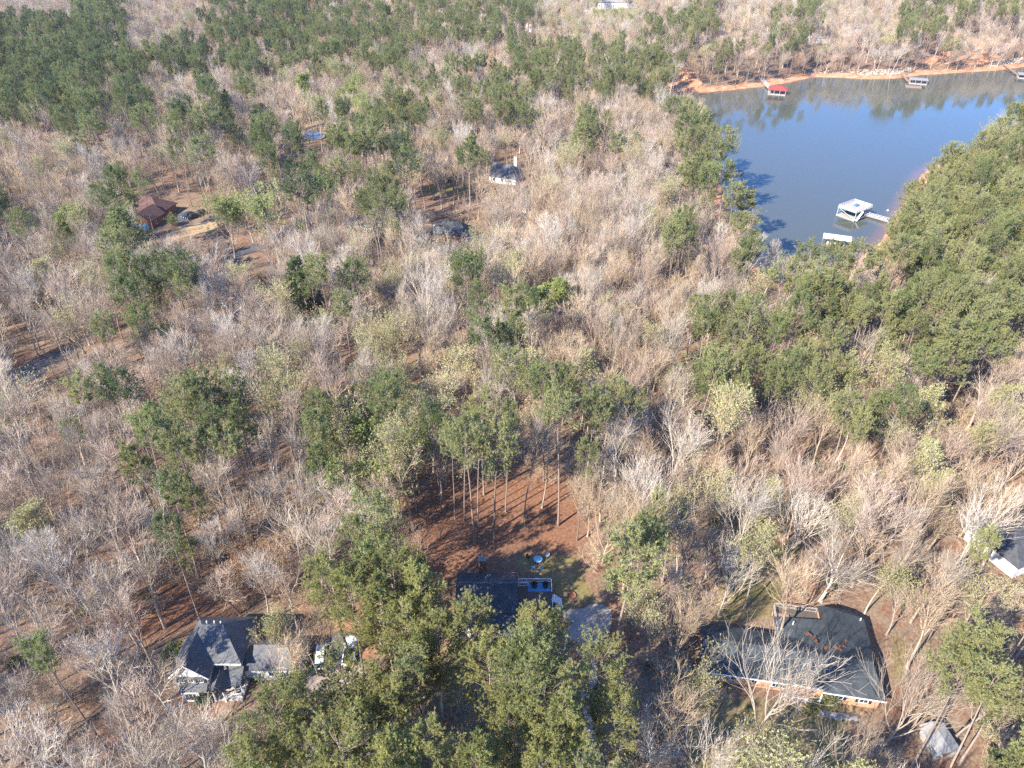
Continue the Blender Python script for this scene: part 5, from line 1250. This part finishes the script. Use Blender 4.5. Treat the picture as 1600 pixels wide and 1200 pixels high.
# boat lift under a white canopy
a_, b_ = np.array(G(1287, 366, -3.6)), np.array(G(1331, 372, -3.6)); c_ = (a_ + b_) / 2; an = math.atan2(*(b_ - a_)[::-1])
Lf = thing('boat_lift', 'boat lift under a long white canopy by the near lake bank', 'boat lift', (*c_, WZ), an); hl = np.hypot(*(b_ - a_)) / 2
pts = []; nA = 8
for x in (-hl, -hl * .33, hl * .33, hl):
    pts += [(x, -2.1 * math.cos(math.pi * i / nA), 2.7 + 1.0 * math.sin(math.pi * i / nA)) for i in range(nA + 1)]
pts += [(x, y * .97, z - .06) for x, y, z in pts]; q = nA + 1; m_ = 4 * q
MB().poly(pts, [f for i in range(3) for j in range(nA) for f in ((q * i + j, q * i + j + 1, q * i + q + j + 1, q * i + q + j), (m_ + q * i + j, m_ + q * i + q + j, m_ + q * i + q + j + 1, m_ + q * i + j + 1))]).build('canopy', M['canvas'], Lf, True)
for x in (-hl + .2, 0, hl - .2):
    for y in (-2.1, 2.1): MB().cyl(x, y, -2.5, 2.7, .09, n=6).build('post', M['metal'], Lf)
MB().span(-hl, hl, -3.8, -2.4, .2, .45).build('dock_floor', M['wood'], Lf)
walkway(Lf, (hl, -3.1), local(Lf, 1362, 394), 1.4, M['wood'], None, .4, .6)
def boat(name, label, x, y, rz, L_=6.5, w=2.3, canopy=False, m=None):
    o = thing(name, label, 'boat', (x, y, WZ), rz); pts = []
    sec = [(-L_ / 2, .95, 1), (-L_ * .2, 1, 1), (L_ * .2, .9, 1), (L_ * .4, .5, 1.1), (L_ / 2, .06, 1.2)]
    for xx, f, zt in sec: pts += [(xx, -w / 2 * f, .75 * zt), (xx, -w / 2 * f * .7, -.2), (xx, w / 2 * f * .7, -.2), (xx, w / 2 * f, .75 * zt)]
    MB().poly(pts, [(4 * i + j, 4 * i + (j + 1) % 4, 4 * i + 4 + (j + 1) % 4, 4 * i + 4 + j) for i in range(4) for j in range(3)] + [(0, 1, 2, 3)] + [(4 * i, 4 * i + 4, 4 * i + 7, 4 * i + 3) for i in range(4)]).build('hull', m or M['car_white'], o)
    MB().box(-L_ * .12, 0, .95, L_ * .5, w * .62, .35).build('seat', M['wood_grey'], o, bevel=.08); MB().box(L_ * .14, 0, 1.15, .12, w * .7, .6).build('windscreen', M['glass'], o); MB().box(-L_ / 2 - .2, 0, .7, .4, .5, .9).build('motor', M['black'], o, bevel=.06)
    return o
boat('motor_boat', 'white motor boat on the lift under the white canopy', c_[0], c_[1], an)
def lake_dock(label, roof_px, z_eave, ridge, roofm, gang, gm, rz, sx, sy, ins):
    c = np.mean([G(x, y, z_eave + LAKE_Z) for x, y in roof_px], 0); o = thing('dock', label, 'dock', (*c, WZ), rz)
    MB().span(-sx / 2, sx / 2, -sy / 2, sy / 2, -.2, .4).build('platform', M['wood_grey'], o); MB().gable(-sx / 2 - .4, sx / 2 + .4, -sy / 2 - .4, sy / 2 + .4, z_eave, ridge, 'x', .15, ins, ins).build('roof', roofm, o)
    for x in np.linspace(-sx / 2 + .2, sx / 2 - .2, 4):
        for y in (-sy / 2 + .2, sy / 2 - .2): MB().box(x, y, z_eave / 2 - .6, .26, .26, z_eave + 1.6).build('post', M['wood_grey'], o)
    walkway(o, local(o, *gang[0]), local(o, *gang[1]), 1.8, gm, M['trim_white'] if gm is M['wood_grey'] else None, .6, 1.6)
    return o, c
lake_dock('red-roofed boat dock with walkway on the far shore', [(1200, 139), (1230, 139), (1216, 136)], 3.4, 4.9, M['roof_red'], [(1203, 141), (1187, 126)], M['wood_grey'], R(-20), 11, 9, 3.4)
o_, c2 = lake_dock('white-roofed dock with brown gangway on the far shore', [(1422, 121), (1440, 120), (1449, 125), (1431, 127)], 2.9, 3.2, M['roof_pale'], [(1419, 129), (1402, 112)], M['wood'], R(-22), 11, 8, 0)
p_ = G(1427, 136, LAKE_Z); fl = thing('floating_platform', 'brown floating platform in front of the white-roofed dock', 'platform', (*p_, WZ), R(-20)); MB().span(-5, 5, -2.5, 2.5, -.2, .4).build('floor', M['wood'], fl)
for x in (-4.8, 4.8): MB().cyl(x, 2.3, -2, 1.4, .14, n=6).build('pile', M['wood_grey'], fl)
boat('pontoon_boat', 'white boat moored under the white-roofed dock', c2[0], c2[1], R(-20), 7.5, 2.6)
lake_dock('grey-roofed dock at the end of the longest gangway', [(1596, 113), (1612, 112), (1614, 118), (1600, 119)], 2.7, 3.1, M['roof_pale'], [(1594, 121), (1566, 104)], M['wood'], R(-25), 11, 8, 0)
p_ = G(1146, 270, LAKE_Z); k_ = thing('dock', 'small dark dock in the tree shade on the left lake bank', 'dock', (*p_, WZ), R(5)); MB().span(-5, 4.5, -1.6, 2.2, .2, .45).build('platform', M['deck_dark'], k_)
for x in (-4.5, 0, 4.2): MB().cyl(x, -1.5, -2.5, 1.2, .12, n=6).build('pile', M['wood'], k_)
boat('motor_boat', 'cream covered boat at the small shaded dock', p_[0] + .6, p_[1] - 2.9, R(8), 6.2, 2.3, m=mat('cream', (.6, .54, .44), .6, .1, 2))
by_ = thing('buoy', 'small white buoy near the bank beside the two-deck dock', 'buoy', (*G(1387, 329, LAKE_Z), WZ)); MB().cyl(0, 0, -.15, .3, .42, .3, 10).build('float', M['trim_white'], by_); MB().cyl(0, 0, .3, .6, .05, n=6).build('handle', M['trim_white'], by_)
# pale riprap on the far bank
rk = MB()
for x0, x1, n in ((1340, 1424, 520), (1545, 1600, 300), (1262, 1335, 120), (1030, 1070, 60)):
    for _ in range(n):
        px_ = random.uniform(x0, x1); t_ = random.random()
        ysh = np.interp(px_, [1030, 1060, 1240, 1270, 1310, 1350, 1400, 1445, 1500, 1560, 1600], [143, 141, 125, 118, 117, 119, 118, 112, 109, 104, 99])
        x, y, z = W(px_, ysh - t_ * 9 - 1); r_ = random.uniform(.3, .75)
        pts = [Vector((random.gauss(0, 1), random.gauss(0, 1), random.gauss(0, .7))).normalized() for _ in range(6)]
        rk.poly([(x + sx * r_ * random.uniform(.7, 1.2), y + sy * r_ * random.uniform(.7, 1.2), z + .1 + sz * r_ * random.uniform(.5, .9)) for sx, sy, sz in ((1, 0, 0), (0, 1, 0), (-1, 0, 0), (0, -1, 0), (0, 0, 1), (0, 0, -1))],
                [(0, 1, 4), (1, 2, 4), (2, 3, 4), (3, 0, 4), (1, 0, 5), (2, 1, 5), (3, 2, 5), (0, 3, 5)])
tag(rk.build('riprap', M['stone']), 'pale loose stones along the far lake bank', kind='stuff')

# ------------------------------------------------------------------ air
hz = MB().box(0, 800, 45, 9600, 4000, 160)
hm, hnt, hb = newmat('haze')
hnt.nodes.remove(hb); pv = hnt.nodes.new('ShaderNodeVolumePrincipled'); pv.inputs['Color'].default_value = (.86, .9, .95, 1); pv.inputs['Density'].default_value = .00006; pv.inputs['Anisotropy'].default_value = .2
hnt.links.new(pv.outputs[0], hnt.nodes['Material Output'].inputs['Volume'])
tag(hz.build('haze', hm), 'thin pale haze over the woods', kind='stuff')
